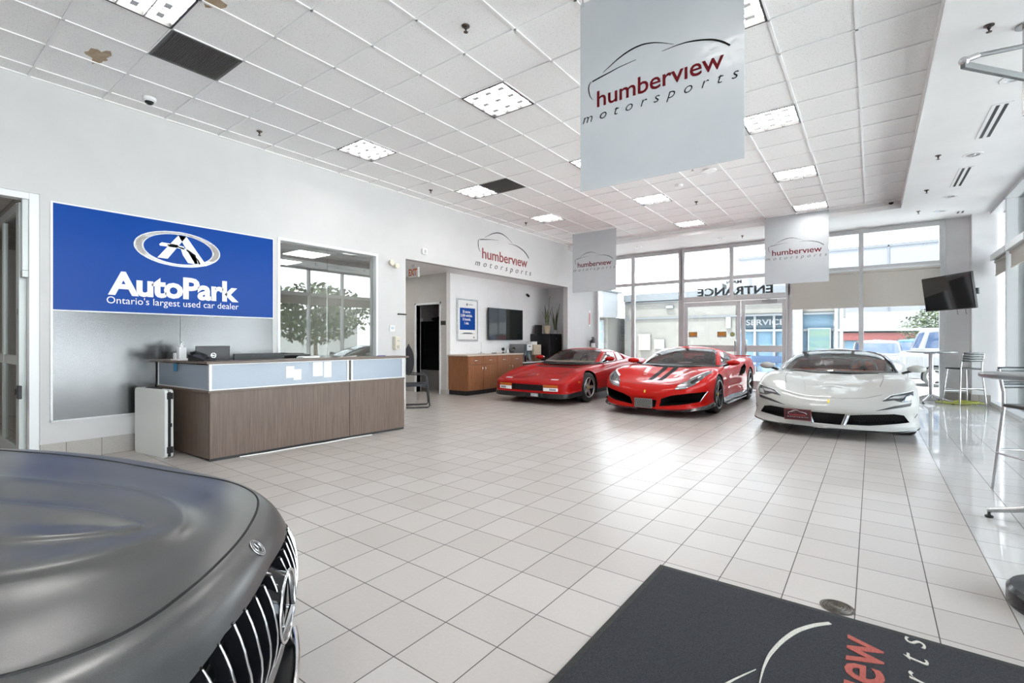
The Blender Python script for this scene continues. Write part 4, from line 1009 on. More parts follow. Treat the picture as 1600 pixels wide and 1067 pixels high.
# bar tables and stools
def bar_table(x, y, r, h, label, rz=0):
    t = thing('bar_table', label, 'bar table', (x, y, 0), rz, 'bar tables')
    MB().lathe([(.001,h-.035),(r-.02,h-.035),(r,h-.025),(r,h-.004),(r-.006,h),(.001,h)], n=40).build('table_top', M['tabletop'], t, smooth=35)
    MB().cyl((0,0,.1), (0,0,h-.035), .042, 18).cyl((0,0,h-.06), (0,0,h-.034), .12, 18).build('pole', M['steel_tube'], t, smooth=40)
    for k in range(4):
        a = PI/4 + k*PI/2; c, s = math.cos(a), math.sin(a)
        lg = MB().tube([(.03*c,.03*s,.16),(.12*c,.12*s,.125),(.24*c,.24*s,.085),(.37*c,.37*s,.05)], [.03,.026,.022,.018], 8).build('foot', M['steel_tube'], t, smooth=60)
        MB().lathe([(.001,0),(.025,0),(.025,.012),(.01,.02),(.01,.045),(.001,.045)], (.36*c,.36*s,0), n=12).build('glide', M['black'], lg)
    return t
M['tabletop'] = mat('brushed grey table top', (.30,.31,.32), .3, .8)
bar_table(1.0, 13.5, .42, 1.09, 'far bar table with a steel pole in the window corner', .35)
bar_table(1.05, 4.93, .42, 1.075, 'near bar table cut off by the right picture edge', .60)
def stool(x, y, rz, label):
    """local +y is the way the sitter faces"""
    t = thing('bar_stool', label, 'bar stool', (x, y, 0), rz, 'bar stools')
    ST = M['steel_tube']
    for s_ in (-1, 1):
        MB().tube([(s_*.235,.225,.008),(s_*.175,.17,.74)], .013, 10).build('leg', ST, t, smooth=60)
        MB().tube([(s_*.24,-.235,.008),(s_*.19,-.19,.74),(s_*.185,-.20,.86),(s_*.19,-.245,1.06)], .013, 10).build('leg', ST, t, smooth=60)
    MB().tube([(-.215,.205,.28),(.215,.205,.28)], .009, 8).tube([(-.22,-.215,.36),(.22,-.215,.36)], .009, 8).tube([(-.217,.2,.33),(-.225,-.215,.33)], .009, 8).tube([(.217,.2,.33),(.225,-.215,.33)], .009, 8).build('foot_rail', ST, t, smooth=60)
    MB().box(-.20, .20, -.20, .20, .735, .765).build('seat', mat('black stool seat', (.02,.02,.022), .35), t, bevel=.012)
    for k in range(4):
        z0 = .895 + k*.048; rows = []
        for z in (z0, z0 + .040):
            yb = -.205 - (z - .86)*.2
            rows.append([(-.19 + .38*i/10, yb - .035*math.sin(PI*i/10) - .012, z) for i in range(11)])
        m = MB().grid(rows); b_ = m.build('back_slat', M['back_slat'], t, smooth=60)
        sdf = b_.modifiers.new('solid', 'SOLIDIFY'); sdf.thickness = .006
    return t
M['back_slat'] = mat('dark steel slat', (.10,.105,.105), .35, .8)
ang = math.atan2(.5, .86)
stool(1.48, 13.30, ang, 'bar stool with slatted back beside the far bar table')
stool(1.17, 5.83, PI + .45, 'bar stool behind the near bar table at the right edge')
t = thing('round_pedestal', 'black round pedestal base at the right picture edge', 'pedestal', (.79, 3.43, 0))
MB().lathe([(.001,0),(.245,0),(.25,.01),(.25,.075),(.235,.095),(.001,.10)], n=40).build('base', noisy('scuffed black base', (.012,.013,.016), (.03,.033,.04), 8, .22), t, smooth=35)
MB().cyl((0,0,.1), (0,0,1.0), .03).build('post', M['steel_tube'], t, smooth=40)
# garden hose coil
t = thing('hose', 'yellow-green hose coiled on the tiles under the far bar stool', 'hose', (1.42, 13.42, 0)); pts = []
rnd = random.Random(4)
for k in range(90):
    a = k*.30; r = .17 + .07*math.sin(k*.23); pts.append((r*1.5*math.cos(a) + .05*math.sin(k*.11), min(.2, r*.9*math.sin(a)), .014 + .0006*k + .012*math.sin(k*.5)**2))
MB().tube(pts, .011, 8).build('hose', mat('yellow green hose', (.45,.47,.10), .45), t, smooth=60)
# entrance mat with the woven logo, and a floor drain
t = thing('logo_mat', 'dark grey carpet mat with the car logo lying at the lower right', 'mat', (-.135, 1.90, 0))
mm = noisy('charcoal carpet pile', (.009,.0095,.012), (.042,.044,.054), 260, .95, 3, .35, .70, .8, bdist=.004)
MB().box(-.825, .835, -.84, .84, 0, .010).build('pile', mm, t, bevel=.003)
MB().box(-.855, -.825, -.87, .87, 0, .007).box(.835, .865, -.87, .87, 0, .007).box(-.825, .835, .84, .87, 0, .007).box(-.825, .835, -.87, -.84, 0, .007).build('rubber_edge', M['rubber'], t, bevel=.002)
logo(t, (0, -.01, .0098), (0,1,0), (-1,0,0), 1.46, noisy('cream woven yarn', (.45,.43,.38), (.66,.64,.58), 200, .95), noisy('red woven yarn', (.32,.06,.05), (.44,.12,.09), 200, .95), noisy('pale woven yarn', (.45,.43,.38), (.66,.64,.58), 220, .95), .003, fat=1.15)
t = thing('floor_drain', 'round metal drain cover in the floor beside the mat', 'drain', (-.138, 2.855, 0))
dm_ = noisy('worn drain metal', (.07,.06,.05), (.18,.16,.14), 30, .45, metal=.6)
m = MB().lathe([(.001,0),(.072,0),(.074,.002),(.001,.002)], n=32)
for r in (.018, .032, .046, .060): m.tube([(r*math.cos(2*PI*k/32), r*math.sin(2*PI*k/32), .003) for k in range(32)], .0028, 5, closed=True)
m.build('cover', dm_, t, smooth=40)

# ================================================================ CARS
# car space: nose at y = 0, tail at y = L, z up, x to the car's own left (a viewer's right when seen from the front)
def hermite(P, ts, t, ghost0=None, ghost1=None):
    """nonuniform Catmull-Rom through P (n,d) at knots ts, evaluated at t"""
    n = len(P); d = np.zeros_like(P)
    for i in range(n):
        a = P[i-1] if i > 0 else ghost0; ta = ts[i-1] if i > 0 else 2*ts[0]-ts[1]
        b = P[i+1] if i < n-1 else ghost1; tb = ts[i+1] if i < n-1 else 2*ts[-1]-ts[-2]
        if a is None: d[i] = (b - P[i])/(tb - ts[i])
        elif b is None: d[i] = (P[i] - a)/(ts[i] - ta)
        else:
            h0, h1 = ts[i]-ta, tb-ts[i]; s0, s1 = (P[i]-a)/h0, (b-P[i])/h1
            m = (s0*h1 + s1*h0)/(h0+h1)
            # keep corners from overshooting
            lim = 3*np.minimum(np.abs(s0), np.abs(s1)); d[i] = np.where(s0*s1 <= 0, m*.25, np.clip(m, -lim, lim))
    k = np.clip(np.searchsorted(ts, t, side='right')-1, 0, n-2); h = ts[k+1]-ts[k]; u = ((t-ts[k])/h)[:, None]; h = h[:, None]
    return P[k]*(2*u**3-3*u**2+1) + h*d[k]*(u**3-2*u**2+u) + P[k+1]*(-2*u**3+3*u**2) + h*d[k+1]*(u**3-u**2)
def netsurf(S, nu=6, nv=4):
    """S[k][j]: control net, station k around the half car, row j upward; gives points, station and row numbers"""
    A = np.array(S, float); n, m, _ = A.shape
    tu = np.concatenate([np.linspace(k, k+1, nu, endpoint=False) for k in range(n-1)] + [[n-1.0]])
    tv = np.concatenate([np.linspace(j, j+1, nv, endpoint=False) for j in range(m-1)] + [[m-1.0]])
    B = np.empty((len(tu), m, 3))
    fl = np.array([-1, 1, 1])
    seg = np.linalg.norm(np.diff(A, axis=0), axis=2).mean(1) + 1e-6; ku = np.concatenate([[0], np.cumsum(seg)])
    uu = np.interp(tu, np.arange(n), ku)
    for j in range(m): B[:, j] = hermite(A[:, j], ku, uu, A[1, j]*fl, A[-2, j]*fl)
    C = np.empty((len(tu), len(tv), 3))
    for i in range(len(tu)):
        sg = np.linalg.norm(np.diff(B[i], axis=0), axis=1) + 1e-5; kv = np.concatenate([[0], np.cumsum(sg)]); vv = np.interp(tv, np.arange(m), kv)
        g = B[i, -2]*fl if abs(B[i, -2, 0]) > 1e-4 else None
        C[i] = hermite(B[i], kv, vv, None, g)
    C[0, :, 0] = 0; C[-1, :, 0] = 0
    return C, tu, tv
def station(x, y, ang, rows, deck, yc):
    a = math.radians(ang); n = (math.sin(a), -math.cos(a)); out = []
    for ins, z in rows: out.append((x - n[0]*ins, y - n[1]*ins, z))
    sx, sy_, sz = out[-1]
    for q, z in deck: out.append((sx*(1-q), sy_ + (yc - sy_)*q, z))
    return out
def half_mesh(C, tu=None, tv=None, mat_of=None):
    """mirror the half surface and close the underside"""
    nu, nv, _ = C.shape; m = MB()
    R = [[tuple(C[i, j]) for j in range(nv)] for i in range(nu)]
    Lh = [[(-p[0], p[1], p[2]) for p in row] for row in R]
    m.add([p for r in R for p in r], [(i*nv+j, (i+1)*nv+j, (i+1)*nv+j+1, i*nv+j+1) for i in range(nu-1) for j in range(nv-1)])
    m.add([p for r in Lh for p in r], [(i*nv+j, i*nv+j+1, (i+1)*nv+j+1, (i+1)*nv+j) for i in range(nu-1) for j in range(nv-1)])
    if mat_of:
        one = [mat_of((tu[i]+tu[i+1])/2, (tv[j]+tv[j+1])/2) for i in range(nu-1) for j in range(nv-1)]; m.m = one + one
    if True:
        b = [(R[i][0], Lh[i][0]) for i in range(nu)]
        m.add([p for q in b for p in q], [(2*i, 2*i+1, 2*i+3, 2*i+2) for i in range(nu-1)])
    return m
def weld_obj(me, dist=2e-4):
    bm = bmesh.new(); bm.from_mesh(me); bmesh.ops.remove_doubles(bm, verts=bm.verts, dist=dist)
    bmesh.ops.dissolve_degenerate(bm, dist=1e-5, edges=bm.edges); bmesh.ops.recalc_face_normals(bm, faces=bm.faces); bm.to_mesh(me); bm.free()
def carve(me, mats, cutters):
    """boolean difference; each cutter is (MB, material) and lines its own recess"""
    for mb, m in cutters:
        a = bpy.data.objects.new('a', me); COL.objects.link(a)
        cm = mb.mesh('cut', [m]); weld_obj(cm); b = bpy.data.objects.new('b', cm); COL.objects.link(b); b.display_type = 'WIRE'
        md = a.modifiers.new('cut', 'BOOLEAN'); md.operation = 'DIFFERENCE'; md.object = b; md.solver = 'EXACT'; md.material_mode = 'TRANSFER'
        dg = bpy.context.evaluated_depsgraph_get(); new = bpy.data.meshes.new_from_object(a.evaluated_get(dg))
        bpy.data.objects.remove(a); bpy.data.objects.remove(b)
        if len(new.polygons) > 50: me = new
    me.set_sharp_from_angle(angle=math.radians(32))
    me.polygons.foreach_set('use_smooth', [True]*len(me.polygons)); me.set_sharp_from_angle(angle=math.radians(32))
    return me
class Skin:
    """finds the car's surface, so that lamps, badges and stripes lie on it"""
    def __init__(s, mes):
        v = []; f = []
        for me in mes:
            o = len(v); v += [tuple(x.co) for x in me.vertices]; f += [tuple(i+o for i in p.vertices) for p in me.polygons]
        s.t = BVHTree.FromPolygons(v, f)
    def hit(s, p, way):
        o, d = {'front': ((p[0], -2, p[1]), (0,1,0)), 'top': ((p[0], p[1], 3), (0,0,-1)), 'left': ((3, p[0], p[1]), (-1,0,0)), 'right': ((-3, p[0], p[1]), (1,0,0))}[way]
        return s.t.ray_cast(Vector(o), Vector(d))
    def patch(s, poly, way, off=.003, step=.035, thick=.003):
        P = [Vector(p) for p in poly]; bd = []
        for a, b in zip(P, P[1:] + P[:1]):
            n = max(1, int((b-a).length/step)); bd += [a.lerp(b, k/n) for k in range(n)]
        nb = len(bd); pts = list(bd)
        lo = Vector((min(p.x for p in bd), min(p.y for p in bd))); hi = Vector((max(p.x for p in bd), max(p.y for p in bd)))
        def inside(q):
            c = False
            for a, b in zip(bd, bd[1:] + bd[:1]):
                if (a.y > q.y) != (b.y > q.y) and q.x < (b.x-a.x)*(q.y-a.y)/(b.y-a.y) + a.x: c = not c
            return c
        y = lo.y + step*.5
        while y < hi.y:
            x = lo.x + step*.5
            while x < hi.x:
                q = Vector((x, y))
                if inside(q) and min((q-b).length for b in bd) > step*.35: pts.append(q)
                x += step
            y += step
        vs, es, fs, *_ = delaunay_2d_cdt(pts, [(i, (i+1) % nb) for i in range(nb)], [], 1, 1e-5)
        top = []; bot = []; ok = []
        for q in vs:
            loc, nrm, *_ = s.hit(q, way)
            ok.append(loc is not None)
            if loc is None: loc, nrm = Vector((0,0,0)), Vector((0,0,1))
            top.append(loc + nrm*off); bot.append(loc + nrm*(off - thick))
        m = MB(); fs = [f for f in fs if all(ok[i] for i in f) and max((top[f[i]]-top[f[i-1]]).length for i in range(len(f))) < step*7]
        n = len(vs); cnt = {}
        for f in fs:
            for a, b in zip(f, f[1:] + f[:1]): cnt[(a, b)] = 1
        rim = [(a, b) for a, b in cnt if (b, a) not in cnt]
        flip = -1
        if fs:
            f = fs[0]; nn = (top[f[1]]-top[f[0]]).cross(top[f[2]]-top[f[0]]); loc, nr, *_ = s.hit(vs[f[0]], way); flip = 1 if (nr and nn.dot(nr) > 0) else -1
        F = [tuple(f) if flip > 0 else tuple(reversed(f)) for f in fs]
        side = [(a, b, n+b, n+a)[::-1] if flip > 0 else (a, b, n+b, n+a) for a, b in rim]
        m.add(top + bot, F + side); return m
    def line(s, pts, way, r=.003, off=0.0, n=8):
        P = []
        for a, b in zip(pts[:-1], pts[1:]):
            for k in range(n): P.append((a[0]+(b[0]-a[0])*k/n, a[1]+(b[1]-a[1])*k/n))
        P.append(pts[-1]); Q = []
        for p in P:
            loc, nrm, *_ = s.hit(p, way)
            if loc is not None: Q.append(loc + nrm*off)
        return MB().tube(Q, r, 6)
def mir(poly): return [(-x, y) for x, y in poly]
def wheel(parent, x, y, r, w, rim_r, spokes, rim_m, hub_m, tilt=0.0, double=False):
    """road wheel; x is its outer face (sign gives the side)"""
    sg = 1 if x > 0 else -1; c = (0, y, r)
    def X(h): return x - sg*h
    prof = [(rim_r-.01, .012),(rim_r+.012, .0),(r-.03, .004),(r-.008, .02),(r, .045),(r, w-.045),(r-.008, w-.02),(r-.03, w-.004),(rim_r, w)]
    t = MB().lathe([(rr, X(h)) for rr, h in prof], c, 'X', 40, cap=False).build('wheel', M['rubber'], parent, smooth=40)
    rim = MB().lathe([(rim_r+.004, X(.004)),(rim_r-.004, X(-.002)),(rim_r-.022, X(.006)),(rim_r-.03, X(.05)),(rim_r-.04, X(.09)),(.03, X(.095))], c, 'X', 40, cap=False)
    rim.build('barrel', mat('dark wheel barrel', (.03,.03,.032), .4, .6), t, smooth=40)
    sp = MB()
    for k in range(spokes):
        a0 = 2*PI*k/spokes + tilt
        for da in ((-.17, .17) if double else (0,)):
            w0, w1 = (.020, .012) if double else (.038, .026)
            a1 = a0 + da*.35; a2 = a0 + da
            p = Vector((0, y + .05*math.cos(a1), r + .05*math.sin(a1))); q = Vector((0, y + (rim_r-.012)*math.cos(a2), r + (rim_r-.012)*math.sin(a2)))
            d = (q-p).normalized(); n = Vector((0, -d.z, d.y)); P = []
            for pt, ww, dep in ((p, w0, .030), (q, w1, .006)):
                for s_, dd in ((-1, 0), (1, 0), (1, .03), (-1, .03)): P.append((X(dep + dd), pt.y + n.y*ww*s_, pt.z + n.z*ww*s_))
            sp.add(P, [(0,1,2,3),(4,7,6,5),(0,4,5,1),(1,5,6,2),(2,6,7,3),(3,7,4,0)])
    sp.lathe([(.001, X(.022)),(.055, X(.024)),(.06, X(.05)),(.001, X(.05))], c, 'X', 24)
    sp.tube([(X(.0), y + (rim_r-.006)*math.cos(2*PI*k/40), r + (rim_r-.006)*math.sin(2*PI*k/40)) for k in range(40)], .009, 6, closed=True)
    sp.build('spokes', rim_m, t, smooth=30)
    MB().lathe([(.001, X(.016)),(.026, X(.018)),(.03, X(.026)),(.001, X(.026))], c, 'X', 18).build('hub_cap', hub_m, t, smooth=40)
    disc = MB().lathe([(.001, X(.075)),(.15, X(.075)),(.15, X(.085)),(.001, X(.085))], c, 'X', 28)
    disc.build('brake_disc', mat('brake disc', (.20,.20,.20), .35, .9), t)
    return t
def cyl_cut(y, r, z, x0, x1): return MB().cyl((x0, y, z), (x1, y, z), r, 44)
def cut_front(poly, y0, y1): return MB().prism(poly, (0, y0, 0), (1,0,0), (0,0,1), -(y1-y0))
def cut_top(poly, z0, z1): return MB().prism(poly, (0, 0, z0), (1,0,0), (0,1,0), z1-z0)
def cut_side(poly, x0, x1): return MB().prism(poly, (x0, 0, 0), (0,1,0), (0,0,1), x1-x0)
def greenhouse(parent, G, regions, body_m, glass_m, trim_m, nu=5, nv=4, names=None, roof_m=None):
    """G: control net of the cabin; regions: name -> list of (u0,u1,v0,v1) that are glass"""
    C, tu, tv = netsurf(G, nu, nv); n, m, _ = C.shape
    cu = (tu[:-1]+tu[1:])/2; cv = (tv[:-1]+tv[1:])/2
    def part(sel, name, mt, mirror=(1,-1), solid=0, mat_of=None):
        mb = MB()
        for sg in mirror:
            idx = {}; vs = []; fs = []; mi = []
            for i in range(n-1):
                for j in range(m-1):
                    if not sel(cu[i], cv[j]): continue
                    q = []
                    for a, b in ((i,j),(i+1,j),(i+1,j+1),(i,j+1)):
                        if (a,b) not in idx: idx[(a,b)] = len(vs); vs.append((C[a,b,0]*sg, C[a,b,1], C[a,b,2]))
                        q.append(idx[(a,b)])
                    fs.append(tuple(q if sg > 0 else q[::-1])); mi.append(0 if mat_of is None else mat_of(cu[i], cv[j]))
            o = len(mb.v); mb.v += vs; mb.f += [tuple(x+o for x in f) for f in fs]; mb.m += mi
        if not mb.f: return None
        me = mb.mesh(name, mt); weld_obj(me, 1e-4)
        me.polygons.foreach_set('use_smooth', [True]*len(me.polygons)); me.set_sharp_from_angle(angle=math.radians(40))
        ob = bpy.data.objects.new(name, me); COL.objects.link(ob); ob.parent = parent
        if solid:
            md = ob.modifiers.new('solid', 'SOLIDIFY'); md.thickness = solid; md.offset = -1
        return ob
    def glassy(u, v): return any(u0 < u < u1 and v0 < v < v1 for rs in regions.values() for u0, u1, v0, v1 in rs)
    rm = roof_m or body_m
    part(lambda u, v: not glassy(u, v), 'cabin', [body_m, trim_m, rm], solid=.022, mat_of=lambda u, v: 1 if v < .16 else (2 if v > 2.6 else 0))
    for name, rs in regions.items():
        f = lambda u, v: any(u0 < u < u1 and v0 < v < v1 for u0, u1, v0, v1 in rs)
        if name.startswith('side'):
            part(f, name, [glass_m], (1,)); part(f, name, [glass_m], (-1,))
        else: part(f, name, [glass_m])
    return C
M['car_glass'] = glass('windscreen glass', (.86,.89,.87), mirror=.11)
M['car_glass_dark'] = glass('tinted car glass', (.10,.12,.12), mirror=.05)
M['lamp_lens'] = glass('headlight lens', (.85,.88,.90), mirror=.06)
M['red_paint'] = paint('glossy red paint', (.36,.006,.006), .28)
bsdf(M['red_paint']).inputs['Coat Roughness'].default_value = .06; bsdf(M['red_paint']).inputs['Coat Weight'].default_value = .4
M['red_paint2'] = paint('glossy scarlet paint', (.46,.008,.005), .28)
bsdf(M['red_paint2']).inputs['Coat Weight'].default_value = .36
M['pearl'] = paint('pearl white paint', (.44,.437,.415), .30)
M['carbon'] = mat('carbon fibre', (.012,.012,.014), .25, coat=.6)
M['mesh_black'] = mat('grille black', (.008,.008,.009), .5)
M['well'] = mat('wheel well black', (.006,.006,.006), .8)
M['led'] = mat('lamp unit silver', (.60,.62,.65), .15, .7)
M['led_w'] = mat('lamp white', (.82,.84,.86), .2)
M['amber'] = mat('amber lens', (.50,.14,.02), .2)
M['tan'] = noisy('tan leather', (.52,.42,.31), (.58,.47,.35), 10, .55)
M['dark_trim'] = noisy('dark cabin trim', (.020,.020,.021), (.035,.035,.036), 20, .6)
M['brown_red'] = noisy('terracotta leather', (.42,.11,.06), (.50,.14,.08), 10, .5)
M['yellow'] = mat('yellow badge enamel', (.70,.50,.04), .3)
M['silver_rim'] = mat('silver wheel', (.52,.53,.54), .3, .8)
M['dark_rim'] = mat('dark wheel', (.14,.14,.145), .25, .8)
def seat(parent, x, y, z, m, h=.62):
    s = MB().box(-.22+x, .22+x, y-.25, y+.22, z, z+.14).build('seat', m, parent, bevel=.04)
    rows = []
    for k in range(7):
        t = k/6; w = .225*(1 - .18*t*t) * (1.0 if k < 6 else .8)
        zz = z + .12 + h*t; yy = y + .20 + .20*t
        rows.append([(x - w, yy-.05, zz), (x - w*.6, yy-.0, zz), (x, yy+.02, zz), (x + w*.6, yy, zz), (x + w, yy-.05, zz), (x + w*.9, yy+.09, zz), (x - w*.9, yy+.09, zz), (x - w, yy-.05, zz)])
    b = MB().grid(rows); b.add(rows[-1][:7], [tuple(range(7))]); b.build('seat_back', m, s, smooth=60)
    MB().sphere((x, y+.40, z+.12+h+.06), .13, 14, 10, sc=(1,.45,.75)).build('headrest', m, s, smooth=60)
def steering(parent, x, y, z, m):
    c = Vector((x, y, z)); ax = Vector((0, .9, -.42)).normalized(); u = Vector((1,0,0)); v = ax.cross(u)
    st_ = MB().tube([c + (u*math.cos(a) + v*math.sin(a))*.175 for a in [2*PI*k/28 for k in range(28)]], .016, 8, closed=True)
    st_.bar(c - u*.17, c + u*.17, .03, .015).bar(c, c - v*.17, .03, .015).cyl(c - ax*.01, c + ax*.03, .05).build('steering_wheel', m, parent, smooth=50)
def mirror(parent, x, y, z, m, way=1, sx=.12, sz=.065):
    h = MB().sphere((x, y, z), 1, 16, 10, sc=(sx, .085, sz)).build('door_mirror', m, parent, smooth=60)
    MB().tube([(x - way*sx*.5, y, z - sz*.5), (x - way*(sx + .06), y + .02, z - sz*1.3)], [.022, .018], 8).build('mirror_arm', M['black'], h)
    MB().sphere((x, y + .075, z), 1, 14, 8, sc=(sx*.85, .02, sz*.8)).build('mirror_glass', M['chrome'], h, smooth=60)

def car_body(root, stations, cutters, paint_m, low_m, low_v, nu=7, nv=4):
    C, tu, tv = netsurf(stations, nu, nv)
    mb = half_mesh(C, tu, tv, (lambda u, v: 1 if v < low_v else 0))
    me = mb.mesh('body', [paint_m, low_m]); weld_obj(me)
    me = carve(me, None, cutters)
    o = bpy.data.objects.new('body', me); COL.objects.link(o); o.parent = root
    return o, Skin([me])
def put(mb, name, m, root, smooth=40):
    return mb.build(name, m, root, smooth=smooth) if mb.f else None
def dk3(a, b, c, q=(.25, .6, 1)): return list(zip(q, (a, b, c)))
def rear_rows(z): return [(.10,.20),(.02,.23),(0,.34),(0,.48),(0,.64),(.03,z-.10),(.10,z)]
def shape(z, w=0.0, ins=.13, zb=.16): return [(.06,zb-.02),(0,zb+.02),(w*.6,zb+.13),(w,zb+.28),(w*.5,zb+.43),(.04,z-.075),(ins,z)]

# ---------------------------------------------------------------- old wedge-shaped red coupe
root = thing('red_wedge_coupe', 'older wedge-shaped red sports car with side strakes, nearest the credenza', 'car', (-5.80, 8.25, 0), 0)
S = [station(0,0,0,   [(.10,.13),(.0,.145),(.0,.240),(.03,.255),(.03,.42),(.05,.455),(.12,.49)], dk3(.515,.545,.58), .45),
     station(.40,.004,1,[(.10,.13),(.0,.145),(.0,.240),(.03,.255),(.03,.42),(.05,.455),(.12,.49)], dk3(.515,.55,.585), .55),
     station(.73,.03,9, [(.10,.13),(.0,.145),(.0,.240),(.03,.255),(.03,.42),(.05,.455),(.12,.49)], dk3(.52,.56,.605), .68),
     station(.90,.13,48,[(.10,.135),(.0,.15),(.0,.24),(.02,.26),(.02,.43),(.04,.47),(.11,.505)], dk3(.535,.58,.62), .8),
     station(.955,.42,84,[(.08,.15),(.0,.17),(0,.26),(.01,.30),(.0,.44),(.02,.52),(.11,.588)], [(.22,.606),(.42,.60),(1,.632)], .9),
     station(.968,1.0,90,[(.06,.16),(0,.2),(0,.27),(0,.40),(.0,.53),(.035,.64),(.12,.712)], [(.22,.712),(.42,.668),(1,.665)], 1.1),
     station(.968,1.55,90,[(.05,.17),(0,.2),(0,.27),(0,.45),(.0,.58),(.03,.685),(.12,.752)], [(.22,.764),(.42,.752),(1,.758)], 1.5),
     station(.978,2.2,89,[(.05,.17),(0,.2),(0,.27),(0,.45),(.005,.60),(.03,.71),(.10,.785)], dk3(.80,.80,.80), 2.2),
     station(.986,2.9,89,[(.05,.17),(0,.2),(0,.28),(0,.46),(.0,.62),(.03,.75),(.12,.83)], dk3(.835,.835,.835), 2.9),
     station(.99,3.52,90,[(.06,.18),(0,.22),(0,.32),(0,.48),(0,.64),(.03,.78),(.13,.86)], dk3(.87,.875,.875), 3.45),
     station(.98,4.15,93, rear_rows(.85), dk3(.86,.865,.865), 3.9),
     station(.92,4.40,140, rear_rows(.845), dk3(.85,.86,.86), 4.05),
     station(.60,4.47,174, rear_rows(.84), dk3(.85,.855,.855), 4.15),
     station(0,4.485,180, rear_rows(.84), dk3(.845,.85,.85), 4.22)]
W = M['well']; cut = [(cut_front([(-.395,.278),(.395,.278),(.395,.402),(-.395,.402)], -.2, .14), M['mesh_black'])]
for sg in (-1, 1):
    cut += [(cyl_cut(1.0, .352, .325, sg*.60, sg*1.2), W), (cyl_cut(3.55, .365, .335, sg*.55, sg*1.2), W)]
    cut += [(cut_side([(1.72,.44),(3.12,.40),(3.12,.70),(2.5,.68)], sg*.925, sg*1.2), M['mesh_black'])]
cut += [(cut_top([(-.60,1.80),(.60,1.80),(.66,2.3),(.66,3.1),(-.66,3.1),(-.66,2.3)], .36, 1.3), M['tan'])]
body, sk = car_body(root, S, cut, M['red_paint'], M['black'], 1.95)
G = [[(0,1.40,.775),(0,1.85,.955),(0,2.30,1.105),(0,2.45,1.128),(0,2.6,1.135)], [(.40,1.46,.775),(.34,1.9,.955),(.28,2.33,1.10),(.14,2.5,1.128),(0,2.68,1.135)],
     [(.69,1.66,.78),(.61,2.03,.95),(.50,2.42,1.085),(.25,2.58,1.126),(0,2.76,1.135)], [(.755,1.80,.78),(.67,2.13,.945),(.56,2.48,1.065),(.28,2.64,1.12),(0,2.82,1.135)],
     [(.785,2.3,.79),(.705,2.5,.94),(.59,2.72,1.06),(.3,2.80,1.115),(0,2.9,1.132)], [(.79,2.75,.81),(.705,2.85,.94),(.59,2.95,1.05),(.3,2.98,1.105),(0,3.0,1.122)],
     [(.77,3.0,.82),(.695,3.06,.94),(.575,3.12,1.04),(.3,3.12,1.095),(0,3.12,1.11)], [(.70,4.0,.85),(.63,3.65,.93),(.54,3.27,1.02),(.28,3.22,1.08),(0,3.2,1.095)],
     [(.40,3.5,.865),(.36,3.44,.95),(.30,3.32,1.02),(.14,3.25,1.065),(0,3.22,1.08)], [(0,3.5,.865),(0,3.44,.95),(0,3.32,1.02),(0,3.27,1.06),(0,3.24,1.075)]]
greenhouse(root, G, {'windscreen': [(0,2.2,.2,1.9)], 'side_window': [(3.1,4.9,.2,1.85)], 'side_quarter_window': [(5.2,6.2,.25,1.75)], 'rear_window': [(8.1,9,.2,1.8)]}, M['red_paint'], M['car_glass'], M['black'])
for sg in (-1, 1):
    lm = lambda p: p if sg > 0 else mir(p)
    h = put(sk.patch(lm([(.405,.280),(.735,.285),(.735,.352),(.405,.352)]), 'front', .006, .03, .02), 'headlamp', M['led_w'], root)
    put(sk.patch(lm([(.55,.295),(.70,.298),(.70,.34),(.55,.34)]), 'front', .009, .03), 'lamp_unit', M['led'], h)
    put(sk.patch(lm([(.405,.362),(.735,.362),(.735,.408),(.405,.408)]), 'front', .006, .03, .02), 'indicator', M['amber'], root)
    put(sk.line(lm([(.20,.30),(.20,.62),(.62,.68),(.66,.34),(.20,.30)]), 'top', .0022, .0005, 24), 'popup_lamp_seam', M['mesh_black'], root)
    put(sk.patch(lm([(.50,.17),(.66,.18),(.66,.24),(.50,.23)]), 'top', .006, .03), 'marker_lamp', M['led_w'], root)
    m = MB()
    for k in range(5):
        z = .445 + k*.052; y0 = 1.80 + k*.17
        m.add([(sg*.93, y0, z), (sg*.985, y0+.12, z), (sg*.993, 3.13, z - .004), (sg*.93, 3.13, z - .004), (sg*.93, y0, z+.022), (sg*.985, y0+.12, z+.024), (sg*.993, 3.13, z+.022), (sg*.93, 3.13, z+.022)],
              [(0,1,2,3),(4,7,6,5),(0,4,5,1),(1,5,6,2),(2,6,7,3),(3,7,4,0)])
    m.build('strake', M['red_paint'], root)
    put(sk.patch([(.50,.44),(.58,.44),(.58,.475),(.50,.475)], 'left' if sg > 0 else 'right', .005, .03), 'side_marker', M['amber'], root)
    mirror(root, sg*.965, 1.98, .90, M['red_paint'], sg, .115, .055)
    wheel(root, sg*.955, 1.0, .318, .225, .215, 5, M['silver_rim'], M['yellow']); wheel(root, sg*.975, 3.55, .328, .255, .22, 5, M['silver_rim'], M['yellow'])
    seat(root, sg*.33, 2.42, .34, M['tan'], .38)
put(MB().box(-.39, .39, .06, .075, .28, .40), 'grille', M['mesh_black'], root)
gs = MB()
for k in range(6): gs.box(-.39, .39, .045, .06, .288 + k*.021, .292 + k*.021)
put(gs, 'grille_slats', M['black'], root)
put(sk.patch([(-.62,1.26),(.62,1.26),(.56,1.36),(-.56,1.36)], 'top', .004, .05), 'scuttle_vent', M['mesh_black'], root)
put(sk.patch([(-.012,.42),(.012,.42),(.012,.46),(-.012,.46)], 'top', .004, .02), 'nose_badge', M['yellow'], root)
put(sk.patch([(.12,.165),(.30,.165),(.30,.225),(.12,.225)], 'front', .006, .05), 'lip_slot', M['led'], root)
